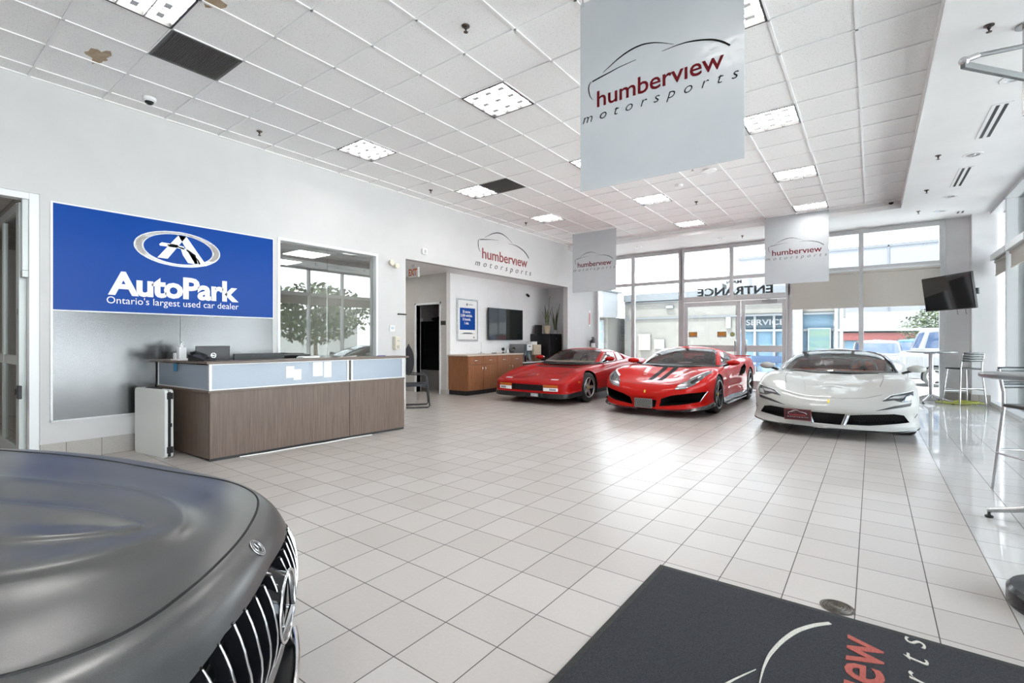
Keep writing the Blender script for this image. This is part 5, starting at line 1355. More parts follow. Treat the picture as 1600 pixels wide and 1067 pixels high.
MB().prism([(1.62,.60),(1.75,.84),(2.0,.84),(2.0,.55)], (-.62,0,0), (0,1,0), (0,0,1), 1.24).build('dashboard', M['tan'], root, bevel=.03)
steering(root, .33, 2.05, .82, M['black'])
for x0, x1 in ((-.62,-.05), (.0,.55)): put(MB().tube([(x0, 1.5 + .05*abs(x0), .80), ((x0+x1)/2, 1.46, .806), (x1, 1.5, .80)], .008, 6), 'wiper', M['black'], root)

# ---------------------------------------------------------------- scarlet mid-engined coupe with black stripes
root = thing('red_striped_supercar', 'scarlet mid-engined sports car with two black bonnet stripes, middle of the three', 'car', (-3.18, 8.10, 0), 0)
S = [station(0,0,0,   [(.12,.105),(-.03,.12),(.04,.15),(.05,.24),(.01,.35),(.03,.45),(.13,.525)], dk3(.555,.58,.605), .55),
     station(.36,.03,6,[(.12,.105),(-.03,.12),(.04,.15),(.05,.25),(.01,.37),(.03,.465),(.13,.54)], dk3(.56,.585,.615), .62),
     station(.68,.14,22,[(.12,.11),(-.03,.125),(.03,.17),(.03,.30),(.01,.44),(.03,.525),(.13,.59)], dk3(.60,.605,.63), .72),
     station(.90,.40,54,[(.1,.13),(-.03,.15),(.02,.22),(.01,.36),(.0,.50),(.03,.61),(.13,.685)], dk3(.675,.64,.655), .84),
     station(.965,.76,82,[(.06,.15),(-.02,.17),(.0,.28),(0,.42),(.0,.56),(.04,.69),(.15,.77)], dk3(.765,.69,.685), .98),
     station(.985,1.13,90, shape(.81, 0, .15), [(.25,.80),(.6,.735),(1,.72)], 1.15),
     station(.955,1.70,90, shape(.80, .04, .12, .14), dk3(.81,.815,.82), 1.6),
     station(.94,2.3,88, shape(.82, .06, .12, .14), dk3(.83,.83,.83), 2.3),
     station(.985,3.0,86, shape(.90, .02, .15, .15), dk3(.91,.90,.90), 3.0),
     station(.99,3.78,90, shape(.94, 0, .16, .18), dk3(.95,.93,.92), 3.6),
     station(.96,4.35,96, rear_rows(.92), dk3(.93,.92,.915), 4.0),
     station(.86,4.55,145, rear_rows(.91), dk3(.92,.915,.91), 4.2),
     station(.5,4.60,174, rear_rows(.905), dk3(.91,.91,.905), 4.3),
     station(0,4.605,180, rear_rows(.905), dk3(.905,.905,.90), 4.36)]
MBK = M['mesh_black']
cut = [(cut_front([(-.17,.165),(.17,.165),(.20,.29),(-.20,.29)], -.2, .16), MBK)]
for sg in (-1, 1):
    p = [(.24,.185),(.58,.225),(.84,.275),(.925,.445),(.70,.425),(.42,.375),(.28,.315)]
    cut += [(cut_front(p if sg > 0 else mir(p)[::-1], -.2, .75), MBK), (cyl_cut(1.13, .372, .342, sg*.60, sg*1.2), W), (cyl_cut(3.78, .382, .35, sg*.55, sg*1.2), W),
            (cut_side([(2.75,.58),(3.2,.62),(3.35,.74),(3.3,.83),(2.95,.76)], sg*.86, sg*1.2), MBK)]
cut += [(cut_top([(-.62,1.86),(.62,1.86),(.68,2.4),(.66,3.2),(-.66,3.2),(-.68,2.4)], .36, 1.3), M['dark_trim'])]
body, sk = car_body(root, S, cut, M['red_paint2'], M['carbon'], 1.7)
G = [[(0,1.40,.79),(0,1.88,.99),(0,2.38,1.155),(0,2.52,1.182),(0,2.7,1.20)], [(.42,1.48,.79),(.36,1.93,.99),(.30,2.42,1.15),(.15,2.56,1.182),(0,2.76,1.20)],
     [(.74,1.72,.79),(.65,2.08,.98),(.53,2.50,1.13),(.26,2.64,1.178),(0,2.84,1.20)], [(.80,1.88,.79),(.71,2.2,.97),(.58,2.56,1.11),(.3,2.72,1.172),(0,2.9,1.198)],
     [(.81,2.4,.80),(.73,2.58,.97),(.605,2.8,1.10),(.3,2.88,1.168),(0,3.0,1.194)], [(.81,2.85,.83),(.73,2.95,.97),(.60,3.05,1.09),(.3,3.1,1.158),(0,3.15,1.184)],
     [(.79,3.05,.86),(.71,3.12,.97),(.585,3.2,1.075),(.3,3.22,1.143),(0,3.26,1.168)], [(.66,4.15,.92),(.60,3.8,.99),(.52,3.45,1.05),(.28,3.4,1.118),(0,3.4,1.143)],
     [(.33,4.25,.91),(.31,3.9,.99),(.27,3.6,1.05),(.14,3.5,1.10),(0,3.5,1.123)], [(0,4.27,.905),(0,3.92,.99),(0,3.62,1.05),(0,3.55,1.09),(0,3.52,1.118)]]
greenhouse(root, G, {'windscreen': [(0,2.2,.2,1.95)], 'side_window': [(3.1,5.3,.25,1.8)], 'rear_window': [(7.4,9,.2,1.8)]}, M['red_paint2'], M['car_glass'], M['black'])
for sg in (-1, 1):
    lm = lambda p: p if sg > 0 else mir(p)
    h = put(sk.patch(lm([(.50,.475),(.53,.555),(.66,.645),(.78,.72),(.88,.785),(.90,.745),(.845,.64),(.78,.565),(.66,.50)]), 'front', .006, .03, .012), 'headlamp', mat('smoked lamp housing', (.10,.105,.11), .1, coat=1), root)
    put(sk.patch(lm([(.525,.49),(.545,.545),(.64,.60),(.68,.56),(.64,.51)]), 'front', .010, .03), 'lamp_unit', M['led'], h)
    put(sk.patch(lm([(.70,.60),(.78,.67),(.80,.64),(.74,.575)]), 'front', .010, .03), 'lamp_unit', mat('dark lamp core', (.02,.02,.022), .15), h)
    put(sk.patch(lm([(.65,.655),(.86,.775),(.865,.76),(.66,.64)]), 'front', .011, .03), 'running_light', M['led_w'], h)
    put(sk.line(lm([(.93,.445),(.845,.28),(.815,.275)]), 'front', .008, 0), 'intake_blade', M['led'], root)
    put(sk.line(lm([(.20,1.36),(.48,1.30),(.60,.95)]), 'top', .003, -.001), 'bonnet_seam', M['mesh_black'], root)
    put(sk.patch(lm([(.045,.50),(.135,.50),(.150,1.44),(.055,1.44)]), 'top', .0025, .06), 'bonnet_stripe', mat('matt black stripe', (.008,.008,.009), .6, spec=.1), root)
    put(sk.patch(lm([(.26,.75),(.33,.72),(.44,1.28),(.36,1.30)]), 'top', .003, .05), 'bonnet_strip', mat('brighter red bonnet strip', (.55,.03,.02), .1, coat=1), root)  # narrow strip in a brighter red than the bonnet
    mirror(root, sg*1.02, 1.98, .885, M['red_paint2'], sg, .125, .055)
    wheel(root, sg*.965, 1.13, .342, .245, .258, 5, M['dark_rim'], M['yellow'], .2, True); wheel(root, sg*.985, 3.78, .352, .305, .262, 5, M['dark_rim'], M['yellow'], .5, True)
    seat(root, sg*.34, 2.5, .36, M['dark_trim'], .42)
    m = MB().add([(sg*.93,.74,.155),(sg*1.03,.60,.20),(sg*1.02,.82,.235),(sg*.95,.86,.16)], [(0,1,2,3)]).box(min(sg*.93, sg*1.0), max(sg*.93, sg*1.0), 1.6, 3.3, .12, .14)
    m.build('carbon_blade', M['carbon'], root)
put(sk.patch([(-.014,.41),(.014,.41),(.014,.452),(-.014,.452)], 'front', .004, .02), 'nose_badge', M['yellow'], root)
put(sk.line([(-.62,.57),(-.40,.565),(-.1,.545),(.1,.545),(.40,.565),(.62,.57)], 'front', .004, -.001), 'nose_seam', M['mesh_black'], root)
pl = MB().box(-.16, .16, -.055, -.045, .155, .315).build('licence_plate', mat('grey licence plate', (.17,.17,.165), .5), root, bevel=.004)
rp = MB(); rnd = random.Random(3)
for r_ in range(5):
    x = -.145
    while x < .13:
        w_ = rnd.uniform(.010, .030); rp.box(x, min(x + w_, .145), -.0565, -.055, .170 + r_*.028, .186 + r_*.028); x += w_ + rnd.uniform(.008, .016)
rp.build('plate_pattern', mat('dark plate print', (.05,.05,.05), .5), pl)
MB().prism([(1.66,.60),(1.82,.85),(2.05,.85),(2.05,.55)], (-.64,0,0), (0,1,0), (0,0,1), 1.28).build('dashboard', M['dark_trim'], root, bevel=.03)
steering(root, .34, 2.12, .84, M['black'])
sd_ = MB()
for k in range(4): sd_.box(-.06 + k*.01, .22, 1.92 + k*.05, 1.95 + k*.05, .868, .870)
sd_.build('dash_papers', M['paper'], root)
for x0, x1 in ((-.66,-.05), (-.05,.55)): put(MB().tube([(x0, 1.56, .815), ((x0+x1)/2, 1.49, .82), (x1, 1.53, .815)], .008, 6), 'wiper', M['black'], root)
put(MB().box(-.85, .85, 4.40, 4.58, .94, .965), 'rear_spoiler', M['red_paint2'], root)

# ---------------------------------------------------------------- pearl white hybrid supercar
root = thing('white_supercar', 'pearl white supercar with black roof and terracotta seats, right of the three', 'car', (-.475, 7.70, 0), 0)
S = [station(0,0,0,   [(.14,.125),(-.03,.145),(.03,.195),(.06,.27),(.0,.365),(.05,.45),(.15,.52)], dk3(.56,.595,.635), .60),
     station(.38,.03,5,[(.14,.125),(-.03,.145),(.03,.195),(.06,.28),(.0,.375),(.05,.46),(.15,.535)], dk3(.57,.605,.645), .68),
     station(.70,.13,20,[(.12,.125),(-.03,.145),(.03,.205),(.04,.30),(.0,.41),(.04,.51),(.14,.60)], dk3(.62,.63,.655), .78),
     station(.92,.36,52,[(.1,.14),(-.03,.165),(.01,.235),(.01,.37),(.0,.49),(.03,.60),(.13,.69)], dk3(.70,.665,.68), .88),
     station(.978,.72,83,[(.06,.15),(-.01,.175),(.0,.28),(0,.42),(.0,.56),(.04,.69),(.15,.775)], dk3(.775,.71,.705), 1.0),
     station(.985,1.06,90, shape(.82, 0, .16), [(.25,.81),(.6,.75),(1,.735)], 1.12),
     station(.95,1.70,90, shape(.81, .04, .12, .14), dk3(.82,.825,.83), 1.6),
     station(.94,2.3,88, shape(.83, .06, .12, .14), dk3(.84,.84,.84), 2.3),
     station(.985,3.0,86, shape(.91, .02, .15, .15), dk3(.92,.91,.91), 3.0),
     station(.99,3.72,90, shape(.95, 0, .16, .18), dk3(.96,.94,.93), 3.6),
     station(.96,4.40,96, rear_rows(.92), dk3(.93,.92,.915), 4.1),
     station(.86,4.64,145, rear_rows(.91), dk3(.92,.915,.91), 4.3),
     station(.5,4.70,174, rear_rows(.905), dk3(.91,.91,.905), 4.4),
     station(0,4.71,180, rear_rows(.905), dk3(.905,.905,.90), 4.46)]
cut = [(cut_front([(-.195,.195),(.14,.195),(.19,.345),(-.21,.345)], -.2, .20), MBK)]
for sg in (-1, 1):
    p = [(.20,.205),(.44,.208),(.86,.262),(.80,.355),(.70,.375),(.44,.355),(.245,.335)]
    cut += [(cut_front(p if sg > 0 else mir(p)[::-1], -.2, .50), MBK), (cyl_cut(1.06, .372, .342, sg*.60, sg*1.2), W), (cyl_cut(3.72, .382, .35, sg*.55, sg*1.2), W),
            (cut_side([(2.75,.60),(3.2,.64),(3.35,.76),(3.3,.85),(2.95,.80)], sg*.86, sg*1.2), MBK)]
cut += [(cut_top([(-.62,1.72),(.62,1.72),(.68,2.3),(.66,3.1),(-.66,3.1),(-.68,2.3)], .36, 1.3), M['brown_red'])]
body, sk = car_body(root, S, cut, M['pearl'], M['carbon'], 1.25)
G = [[(0,1.34,.785),(0,1.82,.985),(0,2.30,1.135),(0,2.44,1.16),(0,2.62,1.18)], [(.42,1.41,.79),(.36,1.87,.985),(.30,2.34,1.13),(.15,2.48,1.16),(0,2.68,1.18)],
     [(.75,1.64,.79),(.66,2.0,.975),(.54,2.42,1.11),(.26,2.56,1.156),(0,2.76,1.18)], [(.81,1.80,.79),(.72,2.12,.965),(.59,2.48,1.09),(.3,2.64,1.15),(0,2.82,1.178)],
     [(.82,2.3,.80),(.74,2.5,.965),(.615,2.72,1.08),(.3,2.8,1.146),(0,2.92,1.174)], [(.82,2.75,.83),(.74,2.86,.965),(.61,2.96,1.07),(.3,3.0,1.136),(0,3.05,1.164)],
     [(.80,2.95,.86),(.72,3.02,.965),(.595,3.1,1.06),(.3,3.12,1.125),(0,3.16,1.15)], [(.68,4.0,.93),(.62,3.7,.985),(.53,3.35,1.035),(.28,3.3,1.10),(0,3.3,1.125)],
     [(.33,4.1,.925),(.31,3.8,.985),(.27,3.5,1.035),(.14,3.4,1.08),(0,3.4,1.105)], [(0,4.12,.925),(0,3.82,.985),(0,3.52,1.035),(0,3.45,1.075),(0,3.42,1.10)]]
greenhouse(root, G, {'windscreen': [(0,2.2,.2,1.95)], 'side_window': [(3.1,5.3,.25,1.8)], 'rear_window': [(7.4,9,.2,1.8)]}, M['black_gloss'], M['car_glass'], M['black'])
lampd = mat('white car smoked lamp', (.055,.058,.062), .1, coat=1)
for sg in (-1, 1):
    lm = lambda p: p if sg > 0 else mir(p)
    h = put(sk.patch(lm([(.58,.525),(.66,.59),(.90,.655),(.895,.58),(.87,.525),(.78,.52),(.70,.545)]), 'front', .006, .025, .012), 'headlamp', lampd, root)
    put(sk.patch(lm([(.64,.555),(.70,.585),(.82,.605),(.79,.57),(.70,.56)]), 'front', .011, .025), 'lamp_unit', M['led'], h)
    put(sk.patch(lm([(.80,.535),(.86,.545),(.875,.60),(.82,.59)]), 'front', .011, .025), 'lamp_unit', mat('grey lamp cells', (.30,.31,.32), .3, .6), h)
    put(sk.line(lm([(.60,.545),(.67,.597),(.90,.655)]), 'front', .004, .008), 'running_light', M['led_w'], h)
    put(sk.patch(lm([(.50,.405),(.70,.475),(.88,.515),(.865,.475),(.70,.445)]), 'front', .004, .025), 'brow_slot', M['mesh_black'], root)
    put(sk.line(lm([(.56,.55),(.60,.80),(.60,1.35)]), 'top', .003, -.001), 'bonnet_seam', M['mesh_black'], root)
    put(sk.line(lm([(.30,.40),(.34,.75),(.44,1.2)]), 'top', .002, -.0005), 'bonnet_crease', M['pearl'], root)
    gm = MB()
    for k in range(22):
        for a in (-1, 1):
            x0 = .22 + k*.03; gm.bar((sg*x0, .26 + .22*max(0, x0-.35), .20), (sg*(x0 + a*.09), .26 + .22*max(0, x0-.35), .37), .004, .006)
    gm.build('intake_mesh', mat('grille wire', (.05,.05,.052), .35, .6), root)
    put(MB().bar((sg*.175,-.0,.20), (sg*.225,.05,.345), .016, .03), 'intake_blade', M['led'], root)
    mirror(root, sg*1.02, 1.88, .88, M['pearl'], sg, .115, .058)
    wheel(root, sg*.965, 1.06, .342, .255, .258, 5, M['dark_rim'], M['yellow'], .2, True); wheel(root, sg*.985, 3.72, .352, .315, .262, 5, M['dark_rim'], M['yellow'], .5, True)
    seat(root, sg*.36, 2.36, .36, M['brown_red'], .40)
put(sk.patch([(-.013,.47),(.013,.47),(.013,.51),(-.013,.51)], 'front', .004, .02), 'nose_badge', M['yellow'], root)
put(sk.line([(-.58,.60),(-.40,.55),(-.15,.533),(.15,.533),(.40,.55),(.58,.60)], 'front', .0035, -.001), 'nose_seam', mat('pearl shut line', (.10,.10,.10), .5), root)
pl = MB().box(-.16, .16, -.006, .004, -.075, .075).build('licence_plate', mat('dark maroon show plate', (.055,.010,.014), .35), root, bevel=.004, loc=(-.345, -.055, .300))
logo(pl, (0, -.0065, .008), (1,0,0), (0,0,1), .21, M['white'], mat('plate red lettering', (.35,.03,.03), .4), M['white'], .0015, fat=2.4)
MB().box(-.16, .16, -.0085, -.006, .068, .075).box(-.16, .16, -.0085, -.006, -.075, -.068).box(-.16, -.153, -.0085, -.006, -.068, .068).box(.153, .16, -.0085, -.006, -.068, .068).build('plate_border', mat('plate red border', (.20,.03,.03), .4), pl)
MB().prism([(1.52,.62),(1.70,.84),(1.93,.84),(1.93,.55)], (-.64,0,0), (0,1,0), (0,0,1), 1.28).build('dashboard', M['brown_red'], root, bevel=.03)
steering(root, .36, 2.0, .85, M['black'])
MB().box(-.66, .66, 2.88, 3.05, .50, .98).build('rear_bulkhead', M['brown_red'], root, bevel=.03)
MB().box(-.10, .10, 1.95, 2.8, .36, .66).build('centre_console', M['brown_red'], root, bevel=.03)
sd_ = MB()
for k in range(4): sd_.box(-.30 + k*.008, -.02 + k*.008, 1.74 + k*.045, 1.765 + k*.045, .843, .845)
sd_.build('dash_papers', M['paper'], root)
put(MB().tube([(-.62, 1.52, .82), (0, 1.42, .815), (.55, 1.45, .815)], .009, 6).box(-.06, .22, 1.36, 1.42, .80, .822), 'wiper', M['black'], root)
put(MB().sphere((0, 2.28, 1.085), 1, 12, 8, sc=(.11,.03,.035)), 'inner_mirror', M['black'], root)

# ---------------------------------------------------------------- matt grey grand tourer in the foreground
root = GT = thing('matte_grey_coupe', 'matte grey car with vertical-slat grille filling the lower left corner', 'car', (-1.386, .732, 0), math.radians(140.3))
mg = mat('matte grey wrap', (.155,.155,.155), .29, .85)
mgn = noise(mg, 900, 2, .5); link(mg, ramp(mg, mgn, [(.3, (.115,.115,.115)), (.7, (.16,.16,.16))]), bsdf(mg).inputs['Base Color'])
Q = (.20,.50,.56,.80,.84,1); GQ = (.34,.68,.83,.90,.985,1)
def dk6(zs, zc): return [(q, zs + (zc - zs)*g) for q, g in zip(Q, GQ)]
def fr(zs, ins=.085): return [(.12,.15),(.0,.18),(.03,.28),(.03,.38),(.0,.50),(.012,.60),(.035,.655),(.055,.69),(ins,zs)]
def sd9(zs, w=0, ins=.15, zb=.16): return [(.06,zb),(0,zb+.03),(w*.6,zb+.13),(w,zb+.24),(w*.6,zb+.34),(.0,zb+.45),(.035,zs-.085),(.075,zs-.035),(ins,zs)]
S = [station(0,0,0, fr(.722), dk6(.722,.802), .42),
     station(.34,.030,9, fr(.722), dk6(.722,.812), .50),
     station(.64,.185,32, fr(.735, .10), dk6(.735,.828), .60),
     station(.86,.44,60, [(.1,.15),(.0,.18),(.01,.28),(.01,.40),(.0,.50),(.01,.60),(.04,.675),(.075,.725),(.14,.765)], dk6(.765,.850), .76),
     station(.945,.78,83, sd9(.825), dk6(.825,.885), 1.0),
     station(.97,1.12,90, sd9(.87), dk6(.87,.912), 1.25),
     station(.96,1.65,90, sd9(.91, .01, .14), dk6(.91,.945), 1.65),
     station(.95,2.3,89, sd9(.94, .02, .12), dk6(.94,.96), 2.3),
     station(.955,3.1,89, sd9(.96, .01, .12), dk6(.96,.97), 3.1),
     station(.975,3.80,90, sd9(.97), dk6(.97,.98), 3.75),
     station(.94,4.45,97, sd9(.97), dk6(.97,.985), 4.15),
     station(.82,4.67,145, sd9(.96), dk6(.96,.975), 4.3),
     station(.45,4.74,174, sd9(.955), dk6(.955,.97), 4.4),
     station(0,4.75,180, sd9(.955), dk6(.955,.965), 4.47)]
gp = [(.32,.385),(.40,.45),(.465,.55),(.455,.615),(.32,.645),(0,.655)]
gpoly = gp + [(-x, z) for x, z in gp[::-1] if x > 0]
cut = [(cut_front(gpoly, -.2, .26), MBK)]
for sg in (-1, 1):
    p = [(.40,.20),(.70,.22),(.80,.30),(.74,.36),(.46,.34)]
    cut += [(cut_front(p if sg > 0 else mir(p)[::-1], -.2, .45), MBK), (cyl_cut(1.08, .385, .355, sg*.60, sg*1.2), W), (cyl_cut(3.80, .39, .36, sg*.55, sg*1.2), W)]
cut += [(cut_front([(-.36,.20),(.36,.20),(.32,.30),(-.32,.30)], -.2, .22), MBK)]
cut += [(cut_top([(-.62,2.0),(.62,2.0),(.68,2.5),(.62,3.6),(-.62,3.6),(-.68,2.5)], .45, 1.3), M['dark_trim'])]
body, sk = car_body(root, S, cut, mg, M['black'], .6, nu=9, nv=5)
G = [[(0,1.66,.925),(0,2.08,1.12),(0,2.50,1.28),(0,2.65,1.325),(0,2.85,1.35)], [(.40,1.72,.925),(.35,2.11,1.12),(.29,2.53,1.275),(.15,2.7,1.322),(0,2.9,1.35)],
     [(.72,1.92,.915),(.64,2.25,1.10),(.53,2.60,1.25),(.26,2.76,1.315),(0,2.96,1.35)], [(.78,2.05,.915),(.70,2.34,1.09),(.57,2.66,1.23),(.3,2.84,1.31),(0,3.03,1.345)],
     [(.80,2.5,.925),(.72,2.67,1.09),(.60,2.87,1.23),(.3,2.97,1.305),(0,3.12,1.34)], [(.80,3.0,.94),(.72,3.1,1.09),(.60,3.2,1.21),(.3,3.25,1.285),(0,3.3,1.32)],
     [(.78,3.3,.95),(.70,3.35,1.08),(.58,3.4,1.19),(.3,3.42,1.26),(0,3.45,1.29)], [(.62,4.2,.965),(.58,3.9,1.07),(.50,3.65,1.14),(.27,3.6,1.20),(0,3.6,1.235)],
     [(.32,4.28,.965),(.30,4.0,1.07),(.26,3.75,1.135),(.14,3.7,1.18),(0,3.7,1.20)], [(0,4.3,.96),(0,4.02,1.07),(0,3.78,1.135),(0,3.75,1.17),(0,3.72,1.19)]]
greenhouse(root, G, {'windscreen': [(0,2.2,.2,1.95)], 'side_window': [(3.1,5.8,.25,1.8)], 'rear_window': [(7.4,9,.2,1.8)]}, mg, M['car_glass_dark'], M['black'])
gap = [(0,.116),(.14,.122),(.27,.138),(.39,.170),(.48,.220),(.555,.30),(.615,.42),(.665,.60),(.70,.80),(.73,1.0),(.755,1.25),(.77,1.66)]
gap = [(-x, y) for x, y in gap[::-1]] + gap[1:]
gp_ = [tuple(p) for p in smooth2(gap, [0]*len(gap), 5)[0]]
put(sk.line(gp_, 'top', .0042, -.0012, 2), 'bonnet_seam', mat('bonnet shut line', (.004,.004,.004), .7), root, 60)
# nose emblem
ec = sk.hit((0, .070), 'top'); eo, en = ec[0], ec[1]
er = Vector((1,0,0)); eu = en.cross(er).normalized()
em = MB(); c_ = eo + en*.002
def circ(r, c=c_, n=36): return [c + (er*math.cos(2*PI*k/n) + eu*math.sin(2*PI*k/n))*r for k in range(n)]
e_ = MB().tube(circ(.0265), .0013, 8, closed=True).build('nose_emblem', M['chrome'], root, smooth=60)
m = MB().tube([c_ - en*.004, c_ + en*.0008], .0265, 32); m.build('emblem_disc', mat('emblem dark enamel', (.012,.012,.014), .3), e_)
m = MB().tube(circ(.0165, c_ + en*.001), .0008, 6, closed=True)
for k in range(3):
    a = PI/2 + 2*PI*k/3; m.tube([c_ + en*.001, c_ + en*.001 + (er*math.cos(a) + eu*math.sin(a))*.016], [.0016, .0007], 6)
for k in range(26):
    a = 2*PI*k/26; p = c_ + en*.001 + (er*math.cos(a) + eu*math.sin(a))*.0215; m.sphere(p, .0008, 6, 4)
m.build('emblem_star', M['chrome'], e_)
# grille: curved vertical slats and the large star
gr = MB().box(-.46, .46, .17, .185, .37, .66).build('grille', MBK, root)
hb = MB()
for z in (.45, .51, .57, .62): hb.box(-.40, .40, .125, .15, z - .004, z + .004)
hb.build('grille_bars', mat('satin black bars', (.015,.015,.016), .35), gr)
for k in range(-7, 8):
    if k == 0: continue
    x = k*.0575; top = .648 if abs(x) < .30 else .648 - (abs(x)-.30)*.25; bot = .388 + max(0, abs(x) - .30)*.5; P = []
    for i in range(9):
        t_ = i/8; z = bot + (top - bot)*t_; xx = x*(.84 + .16*min(1, t_*1.6)); P.append((xx, .045 + .33*xx*xx - .042*math.sin(PI*min(1, .12 + .80*t_)), z))
    s_ = MB()
    for a, b in zip(P[:-1], P[1:]): s_.bar(a, b, .009, .030, up=(0,-1,0))
    s_.build('grille_slat', M['black_gloss'], gr, smooth=40)
    MB().tube([(p[0], p[1]-.016, p[2]) for p in P], .0031, 8).build('slat_edge', M['chrome'], gr, smooth=60)
sc = Vector((0, -.012, .533))
def c2(r, y=0, n=44): return [sc + Vector((r*math.cos(2*PI*k/n), y, r*math.sin(2*PI*k/n))) for k in range(n)]
st_ = MB().tube(c2(.096), .0048, 10, closed=True).build('grille_star', M['chrome'], root, smooth=60)
MB().lathe([(.001,.0),(.091,.0),(.091,.012),(.112,.055),(.001,.055)], tuple(sc), 'Y', 44).build('star_plate', M['black_gloss'], st_, smooth=40)
m = MB()
for k in range(3):
    a = PI/2 + 2*PI*k/3; m.tube([sc + Vector((0,-.012,0)), sc + Vector((.092*math.cos(a), -.002, .092*math.sin(a)))], [.008, .003], 4)
m.build('star_arms', M['chrome'], st_)
for sg in (-1, 1):
    lm = lambda p: p if sg > 0 else mir(p)
    h = put(sk.patch(lm([(.56,.56),(.64,.64),(.78,.70),(.90,.735),(.91,.67),(.84,.60),(.70,.555)]), 'front', .005, .03, .012), 'headlamp', lampd, root)
    put(sk.patch(lm([(.62,.58),(.68,.635),(.82,.69),(.82,.63),(.70,.58)]), 'front', .010, .03), 'lamp_unit', M['led'], h)
    mirror(root, sg*1.0, 2.05, 1.03, mg, sg, .12, .07)
    wheel(root, sg*.945, 1.08, .352, .265, .262, 5, M['dark_rim'], M['black_gloss'], .2, True); wheel(root, sg*.955, 3.80, .356, .295, .262, 5, M['dark_rim'], M['black_gloss'], .5, True)
    seat(root, sg*.36, 2.75, .50, M['dark_trim'], .56)
put(MB().tube([(x, .02 + .32*x*x - .03, .205) for x in np.linspace(-.46, .46, 15)], .012, 8), 'bumper_trim', M['chrome'], root, 60)

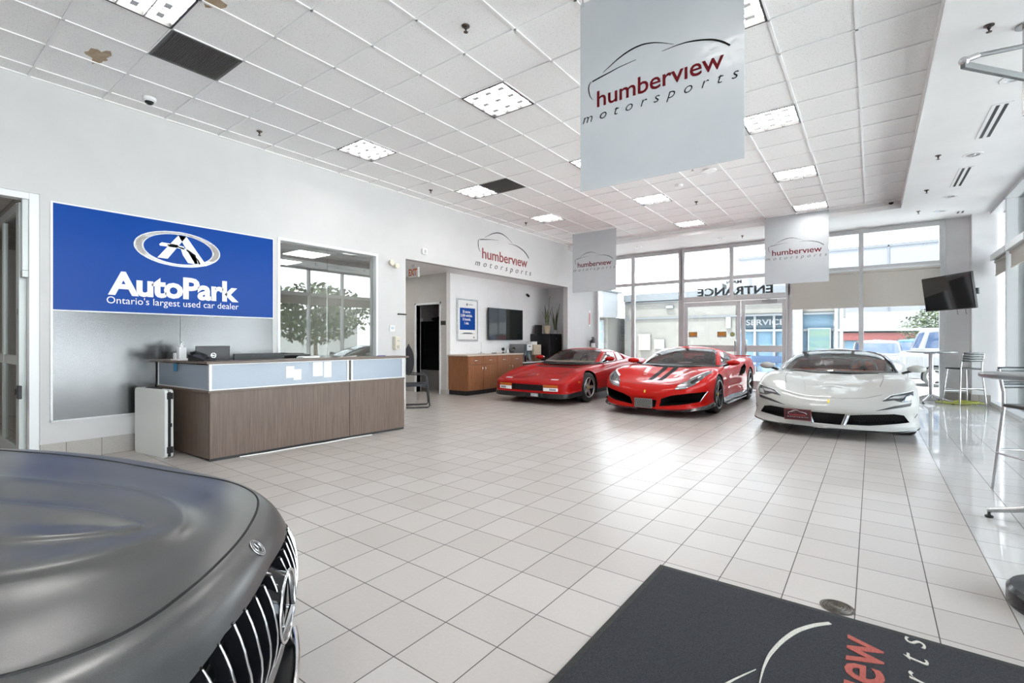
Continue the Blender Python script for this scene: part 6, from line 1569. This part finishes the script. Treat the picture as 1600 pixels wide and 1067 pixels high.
# ---------------------------------------------------------------- cars parked outside
def parked(name, x, y, rz, col, L, H, wd, hood, label):
    root = thing(name, label, 'car', (x, y, GZ), rz, 'cars parked outside')
    w = wd/2; b = H*.58
    def rows(z): return [(.05,.24),(0,.28),(0,.45),(0,z-.22),(.03,z-.10),(.08,z-.03),(.13,z)]
    S = [station(0,0,0, rows(b-.12), dk3(b-.10,b-.08,b-.06), .4), station(w*.7,.08,15, rows(b-.12), dk3(b-.10,b-.08,b-.05), .55), station(w*.95,.35,60, rows(b-.10), dk3(b-.07,b-.05,b-.04), .8),
         station(w,.9,90, rows(b-.05), dk3(b-.02,b-.01,b), 1.0), station(w,hood+.2,90, rows(b), dk3(b+.02,b+.03,b+.03), hood+.2), station(w,L*.6,90, rows(b+.02), dk3(b+.03,b+.03,b+.03), L*.6),
         station(w,L-.9,90, rows(b+.03), dk3(b+.04,b+.04,b+.04), L-1.0), station(w*.93,L-.2,130, rows(b+.02), dk3(b+.03,b+.03,b+.03), L-.7), station(w*.6,L-.02,172, rows(b+.02), dk3(b+.03,b+.03,b+.03), L-.6), station(0,L,180, rows(b+.02), dk3(b+.03,b+.03,b+.03), L-.55)]
    cut = []
    for sg in (-1, 1): cut += [(cyl_cut(.95, .38, .34, sg*(w-.3), sg*1.3), W), (cyl_cut(L-.95, .38, .34, sg*(w-.3), sg*1.3), W)]
    body, sk = car_body(root, S, cut, col, M['black'], 1.2, nu=4, nv=2)
    t = H; k = w-.08; r = L - .25
    G = [[(0,hood-.1,b),(0,hood+.25,(b+t)/2),(0,hood+.65,t-.05),(0,hood+.9,t-.01),(0,hood+1.2,t)], [(k*.6,hood-.02,b),(k*.55,hood+.3,(b+t)/2),(k*.5,hood+.68,t-.055),(k*.25,hood+.95,t-.012),(0,hood+1.25,t)],
         [(k*.93,hood+.15,b),(k*.88,hood+.42,(b+t)/2),(k*.80,hood+.75,t-.07),(k*.4,hood+1.0,t-.015),(0,hood+1.3,t)], [(k,hood+.3,b),(k*.95,hood+.5,(b+t)/2),(k*.85,hood+.8,t-.08),(k*.42,hood+1.05,t-.02),(0,hood+1.35,t)],
         [(k,L*.55,b),(k*.96,L*.55,(b+t)/2),(k*.87,L*.55,t-.07),(k*.43,L*.55,t-.01),(0,L*.55,t)], [(k,r-.75,b),(k*.95,r-.78,(b+t)/2),(k*.86,r-.8,t-.08),(k*.42,r-.82,t-.02),(0,r-.85,t-.01)],
         [(k*.95,r-.3,b),(k*.9,r-.42,(b+t)/2),(k*.8,r-.52,t-.09),(k*.4,r-.6,t-.03),(0,r-.62,t-.02)], [(k*.55,r-.1,b),(k*.52,r-.25,(b+t)/2),(k*.46,r-.4,t-.085),(k*.23,r-.5,t-.03),(0,r-.55,t-.02)], [(0,r-.08,b),(0,r-.22,(b+t)/2),(0,r-.38,t-.085),(0,r-.48,t-.03),(0,r-.53,t-.02)]]
    greenhouse(root, G, {'windscreen': [(0,2.2,.2,1.8)], 'side_window': [(3.05,3.95,.2,1.75)], 'side_rear_window': [(4.05,5.8,.2,1.75)], 'rear_window': [(6.3,8,.2,1.7)]}, col, GL, M['black'], nu=4, nv=3)
    for sg in (-1, 1):
        wheel(root, sg*(w-.01), .95, .34, .22, .23, 5, M['silver_rim'], M['chrome']); wheel(root, sg*(w-.01), L-.95, .34, .22, .23, 5, M['silver_rim'], M['chrome'])
        lm = lambda p: p if sg > 0 else mir(p)
        put(sk.patch(lm([(w*.5,b-.26),(w*.9,b-.24),(w*.9,b-.14),(w*.5,b-.16)]), 'front', .006, .06, .012), 'headlamp', M['led_w'], root)
        mirror(root, sg*(w+.1), hood+.45, b+.10, col, sg, .10, .07)
    MB().box(-w*.45, w*.45, -.005, .06, .5, .68).build('grille', MBK, root)
    return root
GL = mat('dark blue car window', (.02,.035,.07), .05, spec=.8)
wcar = paint('white car paint', (.11,.113,.117), .3); bcar = paint('blue car paint', (.02,.07,.12), .3)
s = parked('white_suv', 5.40, 21.6, math.radians(90), wcar, 4.7, 1.95, 1.9, 1.25, 'large white SUV parked outside, seen through the far right window')
MB().box(.62, .66, 1.9, 4.0, 1.90, 1.96).box(-.66, -.62, 1.9, 4.0, 1.90, 1.96).build('roof_rail', M['black'], s)
parked('white_hatchback', .15, 28.0, math.radians(180), wcar, 4.2, 1.55, 1.8, 1.1, 'smaller white car parked outside behind the white SUV')
parked('blue_car', 1.7, 33.5, math.radians(180), bcar, 4.4, 1.6, 1.8, 1.2, 'blue car far out across the lot, left of the white SUV')

bpy.context.view_layer.update()
